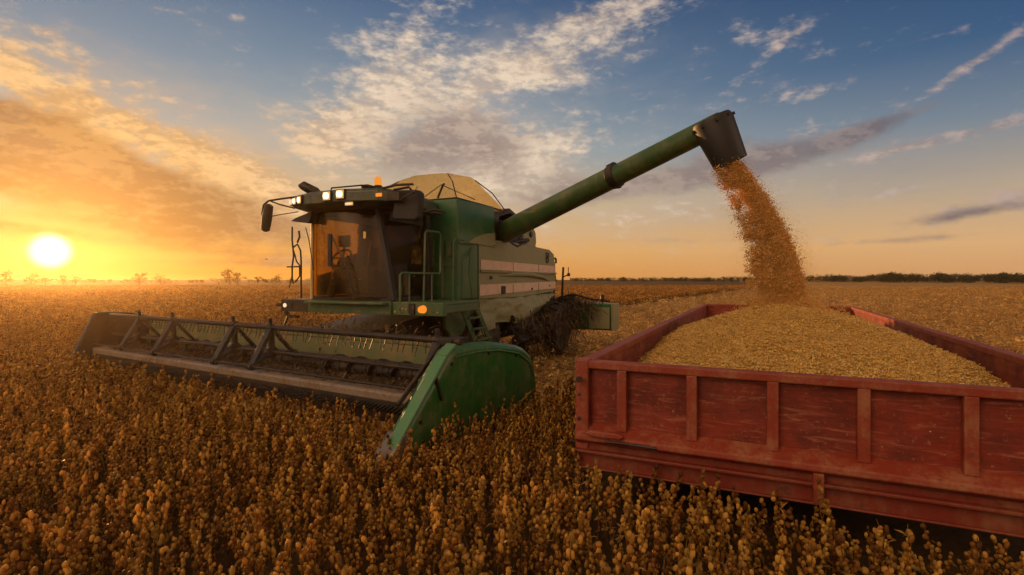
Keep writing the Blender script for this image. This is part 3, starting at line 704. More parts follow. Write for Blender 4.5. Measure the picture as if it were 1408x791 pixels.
    mb = MB(); mb.tube([(.62,6.6,1.6),(.64,6.6,2.25),(.66,6.6,2.62)], .03, 8); mb.tube([(.40,6.6,1.6),(.40,6.6,2.1),(.44,6.6,2.35),(.40,6.6,2.55),(.42,6.6,2.78)], .02, 8); mb.tube([(.64,6.6,2.35),(.80,6.6,2.42)], .016, 6); mb.tube([(.80,6.6,2.38),(.80,6.6,2.62)], .012, 6); mb.tube([(.36,6.6,2.3),(.5,6.6,2.24)], .012, 6); mb.tube([(.78,6.6,2.42),(.84,6.6,2.42)], .045, 8)
    P(mb, 'lamp_pole', M['dark'], ch, smooth=True)
    mb = MB(); mb.tube([(1.62,7,1.64),(1.62,7,1.74)], .012, 6); mb.tube([(1.62,7,1.72),(1.62,7,1.76),(1.62,7,1.86),(1.62,7,1.89)], [.03,.06,.055,.02], 10); P(mb, 'warning_lamp', M['black'], ch, smooth=True)
    mb = MB(); mb.box((.5,6.56,1.7),(1.0,6.9,1.82)); mb.tube([(.5,6.7,1.8),(.9,6.7,1.9),(1.3,6.85,1.78),(1.8,7.1,1.70)], .03, 6); mb.box((.75,6.7,1.8),(.95,6.8,1.9)); P(mb, 'spreader_linkage', M['dark'], ch, bevel=.01)
    # -- straw wrapped round the rear: ribbons hanging under skirt and tail
    g = random.Random(3); mb = MB(); tones = []
    def ribbon(p, d, ln, w, droop):
        o = len(mb.v); sd = d.cross(Vector((0,0,1))); sd = (sd.normalized() if sd.length > 1e-3 else Vector((1,0,0)))*w; q = Vector(p); seg = 4
        for i in range(seg+1):
            mb.v.append(tuple(q-sd)); mb.v.append(tuple(q+sd)); d = (d + Vector((g.uniform(-.35,.35), g.uniform(-.35,.35), -droop))).normalized(); q = q + d*ln/seg
        t = g.random()*.9
        for i in range(seg): a = o+2*i; mb.f.append((a, a+1, a+3, a+2)); tones.append(t)
    for k in range(2500):
        y = 3.4 + 3.6*g.random()**.8; f = (y-3.4)/3.6
        zt = 1.45 + .35*f; p = (.52 + g.gauss(.18, .2) + .55*f*g.random(), y, zt - 1.15*g.random()**1.2*(1-.3*f))
        if p[2] < gz+.02: continue
        ribbon(p, Vector((g.gauss(.3,.7), g.gauss(0,.9), g.gauss(-.1,.6))).normalized(), g.uniform(.06,.34), g.uniform(.003,.012), .12)
    for k in range(500):
        ribbon((g.uniform(.2,1.6), g.uniform(6.4,7.2), g.uniform(1.5,1.85)), Vector((g.gauss(0,.6), g.gauss(0,.6), g.gauss(0,.3))).normalized(), g.uniform(.1,.35), g.uniform(.004,.01), .3)
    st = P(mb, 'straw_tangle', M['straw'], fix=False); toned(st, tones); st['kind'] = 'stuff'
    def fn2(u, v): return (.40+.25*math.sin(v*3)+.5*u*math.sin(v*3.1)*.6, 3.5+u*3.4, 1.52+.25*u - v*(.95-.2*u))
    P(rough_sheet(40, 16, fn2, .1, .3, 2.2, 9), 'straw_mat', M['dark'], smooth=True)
    # -- feeder house down to the header, in header coordinates
    hx, hy = CF.local(HF.o[0]/K, HF.o[1]/K)
    hl = CROOT; dx, dy = HF.o[0]-CROOT.x, HF.o[1]-CROOT.y
    hloc = (dx*CF.X[0]+dy*CF.X[1], dx*CF.Y[0]+dy*CF.Y[1], 0)
    def HB(mb, name, m, par=None, **kw):
        ob = mb.build(name, m, par or root, **kw)
        if par is None: ob.location = hloc; ob.rotation_euler = (0, 0, -R(HF.yaw-CF.yaw))
        return ob
    mb = MB(); mb.hexa([(-5.0,1.0,.45),(-3.2,1.0,.45),(-3.2,3.4,1.0),(-5.0,3.4,1.0)], [(-5.0,1.0,1.22),(-3.2,1.0,1.22),(-3.2,3.4,1.55),(-5.0,3.4,1.55)])
    HB(mb, 'feeder_house', M['dark'], bevel=.02)
    # -- header: deck, back sheet, knife, auger, reel, end shields
    mb = MB(); prof = [(-.24,.69),(-.2,.72),(.12,.71),(.42,.60),(.80,.60),(.92,.72),(.98,1.22),(1.03,1.22),(1.0,.55),(.3,.42),(-.2,.44)]
    mb.prism(prof, lambda u,v,t: (t,u,v), -HW, -.06)
    head = HB(mb, 'header', M['deck'], bevel=.008)
    mb = MB(); mb.prism([(.905,.66),(.955,1.2),(.975,1.2),(.925,.66)], lambda u,v,t: (t,u-.012,v), -HW+.05, -.1); mb.beam((-HW,1.0,1.26),(-.06,1.0,1.26), .12, .1); HB(mb, 'back_sheet', M['sheet'], head, bevel=.01)
    mb = MB(); mb.box((-HW,-.265,.34),(-.06,-.243,.60)); mb.box((-HW,-.24,.30),(-.06,.3,.405))
    for k in range(130):
        x = -HW+.05+k*(HW-.15)/130; mb.hexa([(x,-.44,.50),(x+.012,-.44,.50),(x+.03,-.28,.47),(x-.018,-.28,.47)], [(x,-.44,.512),(x+.012,-.44,.512),(x+.03,-.28,.55),(x-.018,-.28,.55)])
    HB(mb, 'knife_bar', M['dark'], head)
    mb = MB(); mb.tube([(-HW+.1,.55,.82),(-.1,.55,.82)], .10, 16)
    for sgn, xa, xb in ((1,-HW+.15,-4.9),(-1,-3.3,-.15)):
        n = int(abs(xb-xa)/.5*16); o = len(mb.v)
        for i in range(n+1):
            x = xa+(xb-xa)*i/n; t = sgn*2*math.pi*i/16; c_, s_ = math.cos(t), math.sin(t)
            for r_ in (.095, .20):
                mb.v.append((x-.006,.55+c_*r_,.82+s_*r_)); mb.v.append((x+.006,.55+c_*r_,.82+s_*r_))
        for i in range(n):
            a = o+4*i; mb.f += [(a,a+2,a+6,a+4),(a+1,a+5,a+7,a+3),(a+2,a+3,a+7,a+6)]
    HB(mb, 'cross_auger', M['dark'], head, smooth=True)
    rc = Vector((0, .06, 1.03)); rr = .43; angs = (92, -8, 208)
    for k, a in enumerate(angs):
        y, z = rc.y - math.cos(R(a))*rr*-1, rc.z + math.sin(R(a))*rr
        mb = MB(); mb.tube([(-HW+.22,y,z),(-.24,y,z)], (.045,.035,.02)[k], 12)
        g = random.Random(11+k)
        for i in range(78 if k < 2 else 0):
            x = -HW+.3+i*(HW-.6)/77; j = g.uniform(-.03,.03); mb.tube([(x,y,z),(x+.01+j,y-.02,z-.09),(x+.03+j,y-.07+j,z-.20)], [.012,.009,.006], 5)
        HB(mb, 'reel_bat', M['dark'], head, smooth=True)
    mb = MB(); mb.tube([(-HW+.2,rc.y,rc.z),(-.22,rc.y,rc.z)], .028, 10); HB(mb, 'reel_shaft', M['dark'], head, smooth=True)
    g = random.Random(5)
    for x in (-8.7,-7.3,-5.15,-4.05,-.34):
        mb = MB(); pts = [Vector((x, rc.y+math.cos(R(a))*rr, rc.z+math.sin(R(a))*rr)) for a in angs]
        for p in pts: mb.beam((x,rc.y,rc.z), p, .06, .11, (1,0,0)); 
        mb.beam(pts[0], pts[2], .07, .13, (1,0,0)); mb.beam(pts[0], pts[1], .05, .08, (1,0,0))
        mb.tube([(x-.05,rc.y,rc.z),(x+.05,rc.y,rc.z)], .10, 12)
        for p in pts: mb.tube([p+Vector((-.05,0,0)), p+Vector((.05,0,0))], .065, 10)
        mb.beam(pts[0]+Vector((0,0,-.02)), pts[0]+Vector((0,-.02,.16)), .05, .05, (1,0,0))
        HB(mb, 'reel_spider', M['black'], head, bevel=.008)
    shield = [(-1.41,.30),(-.34,1.38),(-.22,1.43),(.2,1.43),(.75,1.39),(1.37,1.28),(1.62,1.20),(1.84,1.06),(1.98,.86),(2.04,.55),(1.98,.36),(1.7,.22),(.4,.16),(-1.3,.22)]
    def end_shield(x0, x1, prof, m):
        mb = MB(); cxx = sum(p[0] for p in prof)/len(prof); czz = sum(p[1] for p in prof)/len(prof); n = len(prof)
        ins = [(p[0]+(cxx-p[0])*.06, p[1]+(czz-p[1])*.10) for p in prof]
        sg = 1 if x1 > x0 else -1
        rings = [[(x0,)+p for p in prof], [(x1-sg*.07,)+p for p in prof], [(x1,)+p for p in ins]]
        for r_ in rings: mb.v += r_
        for j in range(2):
            for i in range(n): i2 = (i+1) % n; mb.f.append((j*n+i, j*n+i2, (j+1)*n+i2, (j+1)*n+i))
        mb.f.append(tuple(range(n-1,-1,-1))); mb.f.append(tuple(2*n+i for i in range(n)))
        return HB(mb, 'end_shield', m, head, bevel=.03)
    end_shield(-.06, .16, shield, M['shield'])
    far = [(u*(.45 if u < 0 else .75)-.05, .26+(v-.16)*1.0) for u, v in shield]
    end_shield(-HW, -HW-.18, far, M['black'])  # black stands in for the far shield's backlit silhouette
    # edge strip, strut and hinge on the near divider
    mb = MB(); mb.beam((.10,-1.46,.27),(.10,-.42,1.33), .16, .05, (0,-1,1)); mb.beam((.10,-.42,1.33),(.10,-.22,1.455), .15, .05, (0,-1,1)); HB(mb, 'divider_edge', M['edge'], head, bevel=.012)
    mb = MB(); mb.beam((-.12,-.98,.80),(-.22,.06,1.5), .04, .05); mb.beam((-.05,-.95,.78),(-.16,.1,1.36), .035, .035); mb.tube([(-.2,-.02,1.45),(.1,-.02,1.47)], .05, 10); mb.beam((.165,-.62,1.10),(.18,-.52,.80), .04, .03); mb.box((-.25,-.1,1.42),(.0,.3,1.5)); HB(mb, 'divider_strut', M['dark'], head, bevel=.006)
    mb = MB(); mb.tube([(.175,.55,.235),(.178,1.1,.30),(.178,1.75,.50)], .013, 6); HB(mb, 'shield_rod', M['yellow'], head)
    for t_, z_ in ((-.9,.62),(-.30,1.22),(.55,1.26),(1.30,1.13),(1.78,.88),(1.2,.42),(.2,.36)):
        mb = MB(); mb.tube([(.155,t_,z_),(.178,t_,z_)], .026, 8); HB(mb, 'shield_bolt', M['dark'], head)
    mb = MB(); mb.prism([(-1.52,.26),(-1.20,.56),(-1.10,.55),(-1.05,.24),(-1.3,.20)], lambda u,v,t: (t,u,v), -.075, .185); HB(mb, 'divider_tip', M['worn'], head, bevel=.02)
    mb = MB(); mb.tube([(.168,-.25,1.30),(.178,.3,1.31),(.178,.8,1.27),(.176,1.35,1.16),(.172,1.70,.98),(.17,1.86,.72)], .014, 8); HB(mb, 'pressed_seam', M['shield'], head, smooth=True)
    # cut crop lying along the deck and back sheet
    mb = MB(); tones = []; g = random.Random(8)
    def rib2(p, d, ln, w):
        o = len(mb.v); sd = d.cross(Vector((0,0,1))).normalized()*w; p = Vector(p); 
        for q in (p, p+d*ln*.5+Vector((0,0,.015)), p+d*ln): mb.v.append(tuple(q-sd)); mb.v.append(tuple(q+sd))
        t = g.random(); mb.f += [(o,o+1,o+3,o+2),(o+2,o+3,o+5,o+4)]; tones.extend((t,t))
    for k in range(3800):
        x = -HW+.3+g.random()*(HW-.6); y = g.uniform(-.1,.85); z = .73 - max(0, y)*.10 + g.random()**2*.22*max(0, min(1, (y+.1)*1.5)); a = g.uniform(0, 6.28)
        rib2((x,y,z), Vector((math.cos(a), math.sin(a), g.uniform(-.1,.5))).normalized(), g.uniform(.05,.25), g.uniform(.003,.012))
    for k in range(700):
        x = -5.8+g.gauss(0,1.3)+1.6; y = .95+g.random()*1.0; z = 1.2+g.random()**2*.25; a = g.uniform(0, 6.28)
        rib2((x,y,z), Vector((math.cos(a), math.sin(a), g.uniform(-.2,.8))).normalized(), g.uniform(.08,.3), g.uniform(.004,.014))
    ob = HB(mb, 'cut_crop', M['straw'], head, fix=False); toned(ob, tones); ob['kind'] = 'stuff'
M['glass2'] = glass_mat('dusty_far_glass', (.42,.27,.11), .45, .05)
M['glint'] = paint('pale_glint', (.85,.62,.28), amount=.1, rough=.3)  # pale colour put in as sunlight along the windscreen's left edge
M['worn'] = paint('worn_tip_steel', (.30,.26,.22), amount=.5, rough=.35, metal=.5)
M['edge'] = paint('divider_edge_green', (.09,.26,.12), amount=.3, rough=.35)
build_combine()
# ------------------------------------------------------------------ trailer with its load
def build_trailer():
    root = thing('grain_trailer', (TF.o[0], TF.o[1], 0), -R(TF.yaw), 'open red farm trailer with ribbed scuffed sides, heaped with golden grain', 'trailer')
    zt, zf = 1.5, .80
    ribs = [.41,1.045,1.70,2.35,3.02,3.67]
    def wall(name, fn, length, rib_at, panel, sub=True, rib_h=(.84,1.43)):
        """a ribbed side: fn(along, outward, z) -> point"""
        def bx(mb, a0, a1, o0, o1, z0, z1):
            mb.hexa([fn(a0,o0,z0),fn(a1,o0,z0),fn(a1,o1,z0),fn(a0,o1,z0)], [fn(a0,o0,z1),fn(a1,o0,z1),fn(a1,o1,z1),fn(a0,o1,z1)])
        mb = MB(); n = max(2, int(length/.14)); rows = 6; g = random.Random(int(length*10))
        for o_, sg in ((-.045,1),(-.085,1)):     # pressed sheet, slightly buckled
            for j in range(rows+1):
                for i in range(n+1):
                    a = length*i/n; z = .82+(1.44-.82)*j/rows
                    d = .016*mnoise.fractal(Vector((a*1.1, z*1.8, length)), 1, 2, 3)
                    mb.v.append(tuple(fn(a, o_+d, z)))
        w = n+1; N2 = w*(rows+1)
        for k in (0,1):
            for j in range(rows):
                for i in range(n): q = k*N2+j*w+i; mb.f.append((q,q+1,q+w+1,q+w))
        p = mb.build(name, panel, root, smooth=True, fix=False)
        mb = MB(); bx(mb, -.02, length+.02, -.10, .035, 1.425, 1.50); top = mb.build('top_rail', M['railred'], p, bevel=.012)
        for a in rib_at:
            mb = MB(); bx(mb, a-.045, a+.045, -.05, .035, .84, 1.428); mb.build('rib', M['railred'], p, bevel=.008)
        return p, bx
    front, bx = wall('front_wall', lambda a,o,z: (a,-o,z), TW, ribs, M['panel'])
    # sloping sill along the foot of the wall
    mb = MB(); mb.prism([(.06,.875),(-.12,.80),(-.125,.745),(-.10,.735),(-.05,.70),(.06,.70)], lambda u,v,t: (t,u,v), -.03, TW+.03); mb.build('sill', M['railred'], front, bevel=.012)
    for a0, a1 in ((-.045,.085),(TW-.085,TW+.045)):
        mb = MB(); bx(mb, a0, a1, -.12, .05, .60, 1.51); mb.build('corner_post', M['railred'], front, bevel=.012)
    mb = MB(); mb.prism([(.08,.83),(.14,.80),(.42,.80),(.46,.83),(.40,.86),(.14,.86)], lambda u,v,t: (u,t,v), -.165, -.10); mb.build('corner_bracket', M['railred'], front, bevel=.015)
    for z, r_ in ((1.33,.03),(.95,.018),(1.18,.014)): mb = MB(); mb.tube([(.02,-.115,z),(.02,-.14,z)], r_, 12); mb.build('bolt', M['dark'], front)
    mb = MB(); mb.tube([(.28,-.17,.775),(.5,-.14,.77),(.75,-.14,.765)], .012, 8); mb.build('hose', M['black'], front)
    nr = lambda L, st: [st*(i+.6) for i in range(int(L/st))]
    wall('side_wall', lambda a,o,z: (-o,a,z), TL, nr(TL,1.05), M['panel'])
    wall('side_wall', lambda a,o,z: (TW+o,a,z), TL, nr(TL,1.05), M['panel'])
    wall('rear_wall', lambda a,o,z: (a,TL+o,z), TW, ribs, M['panel'])
    mb = MB(); mb.box((.0,.05,.70),(TW,TL-.05,.82)); floor = mb.build('floor', M['red'], root, bevel=.01)
    # chassis: cross-member, flanged beam and bracket under the sill
    mb = MB(); mb.box((-.02,-.03,.46),(TW+.02,.05,.70)); mb.box((-.04,-.10,.615),(TW+.04,-.03,.645)); mb.box((-.04,-.07,.455),(TW+.04,-.03,.475))
    ch = mb.build('chassis_beam', M['red'], root, bevel=.008)
    mb = MB(); mb.prism([(-.12,.73),(-.03,.73),(-.03,.47),(-.075,.47),(-.12,.60)], lambda u,v,t: (t,u,v), 1.99, 2.07); mb.build('bracket', M['railred'], ch, bevel=.008)
    mb = MB(); mb.box((.6,.05,.42),(.8,TL-.1,.70)); mb.box((TW-.8,.05,.42),(TW-.6,TL-.1,.70)); mb.build('chassis_rail', M['dark'], ch, bevel=.01)
    # axles and wheels, half hidden by the crop
    for y in (2.6, 9.2, 10.6):
        mb = MB(); mb.beam((.3,y,.45),(TW-.3,y,.45), .12, .12); mb.build('axle', M['dark'], root, bevel=.01)
        for x, sg in ((.32,-1),(TW-.32,1)):
            mb = MB(); c = Vector((x,y,.45))
            mb.lathe([(.26,-.13),(.42,-.15),(.455,-.1),(.455,.1),(.42,.15),(.26,.13)], 32, lambda a,b_,t: (c.x+t*sg,c.y+a,c.z+b_)); ty = mb.build('wheel', M['rubber'], root, smooth=True)
            mb = MB(); mb.lathe([(.27,.1),(.24,.12),(.10,.03),(.08,.08),(.02,.09)], 24, lambda a,b_,t: (c.x+t*sg,c.y+a,c.z+b_)); mb.build('rim', M['red'], ty, smooth=True)
build_trailer()

# ---------------- scattered pieces: one mesh carries its own piece shapes and the points they stand on
def scatter(name, protos, pts, yaw, scale, pid, material, label, cat, extra=None, tilt=None):
    """protos: list of (verts, faces, tones, smooth). The mesh holds them as islands of a given 'proto' number and
    the loose points; its node tree puts a piece on every point. One object: stuff."""
    vs = []; fs = []; pr_v = []; tone = []
    if extra is not None:
        ev, ef, et = extra; vs += list(ev); fs += list(ef); pr_v += [-2]*len(ev); tone += list(et)
    for k, (v, f, t) in enumerate(protos):
        o = len(vs); vs += list(v); fs += [tuple(i+o for i in q) for q in f]; pr_v += [k]*len(v); tone += list(t)
    nv = len(vs); n = len(pts)
    allv = np.zeros((nv+n, 3), np.float32); allv[:nv] = np.array(vs, np.float32); allv[nv:] = pts
    me = bpy.data.meshes.new(name)
    me.vertices.add(nv+n); me.vertices.foreach_set('co', allv.ravel())
    lt = np.array([len(f) for f in fs], np.int32); ls = np.concatenate([[0], np.cumsum(lt)[:-1]]).astype(np.int32)
    me.loops.add(int(lt.sum())); me.loops.foreach_set('vertex_index', np.concatenate([np.array(f, np.int32) for f in fs]))
    me.polygons.add(len(fs)); me.polygons.foreach_set('loop_start', ls)
    me.polygons.foreach_set('use_smooth', [True]*len(fs))
    me.update(calc_edges=True)
    def va(nm, typ, val, dom='POINT', key='value'):
        a = me.attributes.new(nm, typ, dom); a.data.foreach_set(key, np.ascontiguousarray(val).ravel())
    va('proto', 'INT', np.concatenate([np.array(pr_v, np.int32), np.full(n, -1, np.int32)]))
    va('pid', 'INT', np.concatenate([np.full(nv, -9, np.int32), np.asarray(pid, np.int32)]))
    va('sc', 'FLOAT', np.concatenate([np.zeros(nv, np.float32), np.asarray(scale, np.float32)]))
    rot = np.zeros((nv+n, 3), np.float32); rot[nv:, 2] = yaw
    if tilt is not None: rot[nv:, 0] = tilt[:, 0]; rot[nv:, 1] = tilt[:, 1]
    va('rot', 'FLOAT_VECTOR', rot, key='vector')
    va('tone', 'FLOAT', np.asarray(tone, np.float32), 'FACE')
    me.materials.append(material)
    ob = bpy.data.objects.new(name, me); COL.objects.link(ob)
    g = bpy.data.node_groups.new(name, 'GeometryNodeTree')
    g.interface.new_socket('Geometry', in_out='INPUT', socket_type='NodeSocketGeometry'); g.interface.new_socket('Geometry', in_out='OUTPUT', socket_type='NodeSocketGeometry')
    N = g.nodes.new; L = g.links.new
    gi = N('NodeGroupInput'); go = N('NodeGroupOutput'); jn = N('GeometryNodeJoinGeometry')
    def named(nm, typ): a = N('GeometryNodeInputNamedAttribute'); a.data_type = typ; a.inputs['Name'].default_value = nm; return a.outputs[0]
    def equal(s, k):
        c = N('FunctionNodeCompare'); c.data_type = 'INT'; c.operation = 'EQUAL'; L(s, c.inputs[2]); c.inputs[3].default_value = k; return c.outputs[0]
    def sepg(geo, sel): s = N('GeometryNodeSeparateGeometry'); s.domain = 'POINT'; L(geo, s.inputs[0]); L(sel, s.inputs[1]); return s.outputs[0]
    proto = named('proto', 'INT'); pidn = named('pid', 'INT'); scn = named('sc', 'FLOAT'); rotn = named('rot', 'FLOAT_VECTOR')
    for k in range(len(protos)):
        inst = sepg(gi.outputs[0], equal(proto, k)); p = sepg(gi.outputs[0], equal(pidn, k))
        mp = N('GeometryNodeMeshToPoints'); L(p, mp.inputs[0])
        ip = N('GeometryNodeInstanceOnPoints'); L(mp.outputs[0], ip.inputs['Points']); L(inst, ip.inputs['Instance'])
        L(rotn, ip.inputs['Rotation']); L(scn, ip.inputs['Scale']); L(ip.outputs[0], jn.inputs[0])
    if extra is not None: L(sepg(gi.outputs[0], equal(proto, -2)), jn.inputs[0])
    L(jn.outputs[0], go.inputs[0])
    md = ob.modifiers.new('scatter', 'NODES'); md.node_group = g
    return tag(ob, label, cat, None, 'stuff')

def ico(sub):
    bm = bmesh.new(); bmesh.ops.create_icosphere(bm, subdivisions=sub, radius=1)
    v = np.array([tuple(q.co) for q in bm.verts]); f = [tuple(q.index for q in p.verts) for p in bm.faces]; bm.free(); return v, f
ICO1, ICO2 = ico(1), ico(2)
def rotm(z, x): 
    return np.array(Matrix.Rotation(z, 3, 'Z') @ Matrix.Rotation(x, 3, 'X'))
class Acc:
    def __init__(s): s.v = []; s.f = []; s.t = []
    def add(s, v, f, t):
        o = len(s.v); s.v += [tuple(p) for p in v]; s.f += [tuple(i+o for i in q) for q in f]; s.t += [t]*len(f)
    def pod(s, c, r, h, tilt, az, t, src=ICO1):
        v = src[0]*np.array([r, r*.85, h]); s.add(v @ rotm(az, tilt).T + np.array(c), src[1], t)
    def stem(s, pts, r, t, n=4):
        mb = MB(); mb.tube(pts, r, n, cap=False); s.add(mb.v, mb.f, t)
    def leaf(s, c, ln, w, az, pitch, t):
        a = np.array([math.cos(az)*math.cos(pitch), math.sin(az)*math.cos(pitch), math.sin(pitch)]); b = np.array([-math.sin(az), math.cos(az), 0])
        c = np.array(c); m_ = c+a*ln*.5+np.array([0,0,.012]); s.add([c, m_-b*w, c+a*ln, m_+b*w], [(0,1,2,3)], t)
    def out(s): return (s.v, s.f, s.t)

def soy(seed, npod, h, r, src, leaves=3, wide=1.0):
    """one ripe plant: a bare upright stem, pods close round its upper part, a branch or two, few leaves"""
    g = random.Random(seed); A = Acc()
    lean = (g.uniform(-.07,.07), g.uniform(-.07,.07))
    P = lambda f: (lean[0]*f*f + .012*math.sin(f*9+seed), lean[1]*f*f + .012*math.cos(f*8+seed*2), h*f)
    A.stem([P(f) for f in (0,.33,.66,1.04)], [.006,.005,.004,.002], g.uniform(.1,.5))
    for k in range(npod):
        f = .34 + .68*((k+g.random()*.9)/npod); az = k*2.4+g.uniform(-.5,.5); rr = r*g.uniform(.72,1.15); d = g.uniform(.5,1.35)*rr*wide*(1.0 if f < .93 else .4)
        p = P(min(1, f)); A.pod((p[0]+math.cos(az)*d, p[1]+math.sin(az)*d, p[2]), rr, rr*g.choice((1.0,1.1,1.2,1.4,1.8)), g.uniform(-.55,.55), g.uniform(0,6.3), g.random()*.93, src)
    for k in range(leaves):
        f = g.uniform(.2,.95); p = P(f); A.leaf(p, g.uniform(.04,.10), g.uniform(.006,.016), g.uniform(0,6.3), g.uniform(-.9,.9), g.uniform(.9,1.0) if g.random() < .3 else g.uniform(.2,.8))
    for b_ in range(g.choice((0,1,1,2))):
        az = g.uniform(0,6.3); q = P(g.uniform(.4,.6)); ln = g.uniform(.10,.19); e = (q[0]+math.cos(az)*.07, q[1]+math.sin(az)*.07, q[2]+ln)
        A.stem([q, e], [.004,.002], .3, 3)
        for k in range(3):
            ff = .5+.25*k; A.pod((q[0]+(e[0]-q[0])*ff, q[1]+(e[1]-q[1])*ff, q[2]+(e[2]-q[2])*ff), r*g.uniform(.7,.95), r*g.uniform(1.0,1.4), g.uniform(-.4,.4), g.uniform(0,6), g.random()*.93, src)
    return A.out()

def crop_here(x, y):
    """standing soybeans: everything ahead of the knife, and the uncut land left of the header"""
    hx, hy = HF.local(x, y); tx, ty = TF.local(x, y)
    if -.1 < tx and -1.3 < ty < .3 and rnd.random() < .12: return False
    if -.15 < tx < TW+.15 and -.125 < ty < TL+.3: return False
    if tx >= TW+.15 and ty > .5: return False
    if hx < -HW-.3: return True
    if hx < .2: return hy < -.40
    return hy < 3.0 + .5*math.sin(x*3) and hy < 3.2
def band(r0, r1, pitch, seed, keep, half=1.12):
    g = np.random.default_rng(seed); xs = np.arange(-half*r1-4, half*r1+4, pitch); ys = np.arange(max(r0*.55, .5), r1, pitch)
    X, Y = np.meshgrid(xs, ys); X = X.ravel()+g.uniform(-.5,.5,X.size)*pitch; Y = Y.ravel()+g.uniform(-.5,.5,Y.size)*pitch
    ok = (Y >= r0) & (Y < r1) & (np.abs(X) < half*Y+np.where(Y < 14, 4.0, 1.6)); X, Y = X[ok], Y[ok]
    ok = np.array([keep(a, b_) for a, b_ in zip(X, Y)], bool) if len(X) else ok
    return X[ok], Y[ok]
def put_crop(name, bands, protos, keep, material, label, cat, smin, smax, seed, dens=None):
    PX, SC, PID = [], [], []
    for i, (r0, r1, pitch, ids, sc) in enumerate(bands):
        X, Y = band(r0, r1, pitch, seed+i, keep); g = np.random.default_rng(seed+50+i)
        pat = np.array([mnoise.noise(Vector((a*.5, b_*.5, 3.1+i))) for a, b_ in zip(X, Y)]) if len(X) else np.zeros(0)
        if dens: ok = g.random(len(X)) < dens(pat); X, Y, pat = X[ok], Y[ok], pat[ok]
        PX.append(np.stack([X, Y, np.zeros_like(X)], 1)); SC.append((smin+(smax-smin)*g.random(len(X)))*sc*(1+.14*pat)); PID.append(g.choice(ids, len(X)))
    P_ = np.concatenate(PX); g = np.random.default_rng(seed+99); n = len(P_)
    print(name, n)
    return scatter(name, protos, P_, g.uniform(0, 6.28, n), np.concatenate(SC), np.concatenate(PID), material, label, cat, tilt=g.normal(0, .10, (n, 2)))
near = [soy(k, 13, h, .0165, ICO2, 2) for k, h in enumerate((.50,.54,.46,.52,.42,.57,.49,.51))]
mid = [soy(20+k, 11, h, .022, ICO1, 3) for k, h in enumerate((.50,.54,.45,.52))]
farp = []
for k in range(3):      # a tuft of several plants for the distance
    A = Acc(); g = random.Random(60+k)
    for q in range(7):
        v, f, t = soy(80+k*10+q, 7, .5, .032, (ICO1[0], ICO1[1]), 1); dx, dy = g.uniform(-.28,.28), g.uniform(-.28,.28)
        o = len(A.v); A.v += [(a+dx, b_+dy, c) for a, b_, c in v]; A.f += [tuple(i+o for i in u) for u in f]; A.t += t
    farp.append(A.out())
put_crop('soybean_crop', [(1.2,9,.135,range(0,8),1.0), (9,24,.155,range(8,12),1.05), (24,60,.42,range(12,15),1.0), (60,150,.9,range(12,15),1.25)],
         near+mid+farp, crop_here, M['crop'], 'ripe brown soybean crop standing thick across the foreground and the left of the field', 'crop', .76, 1.18, 1)

def stub(seed):
    g = random.Random(seed); A = Acc()
    for k in range(5):
        x, y = g.uniform(-.12,.12), g.uniform(-.12,.12); h = g.uniform(.05,.17); A.stem([(x,y,0),(x+g.uniform(-.03,.03),y+g.uniform(-.03,.03),h)], [.006,.004], g.random()*.9, 3)
    for k in range(9):
        A.leaf((g.uniform(-.2,.2),g.uniform(-.2,.2),g.uniform(.01,.06)), g.uniform(.08,.28), g.uniform(.006,.03), g.uniform(0,6.3), g.uniform(-.15,.4), g.random()*.95)
    return A.out()
def weed(seed):
    g = random.Random(seed); A = Acc()
    for k in range(16):
        az = g.uniform(0,6.3); p = (g.gauss(0,.10), g.gauss(0,.10), g.uniform(.05,.26)); A.leaf(p, g.uniform(.06,.13), g.uniform(.02,.04), az, g.uniform(-.3,.7), g.choice([.3,.6,.85,.9,.97,.99]))
    for k in range(3): A.stem([(0,0,0),(g.uniform(-.1,.1),g.uniform(-.1,.1),g.uniform(.15,.3))], .005, .3, 3)
    return A.out()
def stubble_here(x, y):
    tx, ty = TF.local(x, y)
    if -.1 < tx < TW+.1 and -.1 < ty < TL+.1: return False
    hx, hy = HF.local(x, y)
    if -HW < hx < .3 and -.5 < hy < 1.2: return False
    return not crop_here(x, y)
put_crop('crop_stubble', [(2.5,14,.26,range(0,6),1.0), (14,40,.5,range(0,7),1.3), (40,130,1.1,range(0,7),2.0)], [stub(k) for k in range(5)]+[weed(9), weed(10)], stubble_here, M['stubble'],
         'low brown stubble and scattered straw on the cut part of the field', 'stubble', .8, 1.3, 200)

# ---------------- single tall stalks that stand clear of the crop
def stalk_mesh(seed, h):
    v, f, t = soy(seed, 11, h, .016, ICO2, 6)
    me = bpy.data.meshes.new('stalk'); me.from_pydata(v, [], f); me.materials.append(M['crop']); me.polygons.foreach_set('use_smooth', [True]*len(f))
    a = me.attributes.new('tone', 'FLOAT', 'FACE'); a.data.foreach_set('value', np.array(t, np.float32)); return me
stalks = [stalk_mesh(300+k, h) for k, h in enumerate((.66,.72,.60,.76))]
g = random.Random(77)
for i, tx in enumerate((.22,.34,.60,.95,1.08,1.30,1.62,1.85,2.0,2.12,2.25,2.42,2.55,2.75,2.9,3.05,3.18,3.3)):
    p = TF.world(tx, -.30-g.random()*.6, 0); o = bpy.data.objects.new('soybean_plant', stalks[i % 4]); COL.objects.link(o)
    o.location = p; o.rotation_euler = (g.uniform(-.15,.15), g.uniform(-.15,.15), g.uniform(0,6.3)); o.scale = (1, 1, g.uniform(.85,1.1))
    tag(o, 'tall dry soybean stalk standing up against the foot of the red trailer', 'plant', 'tall soybean stalks in front of the trailer')
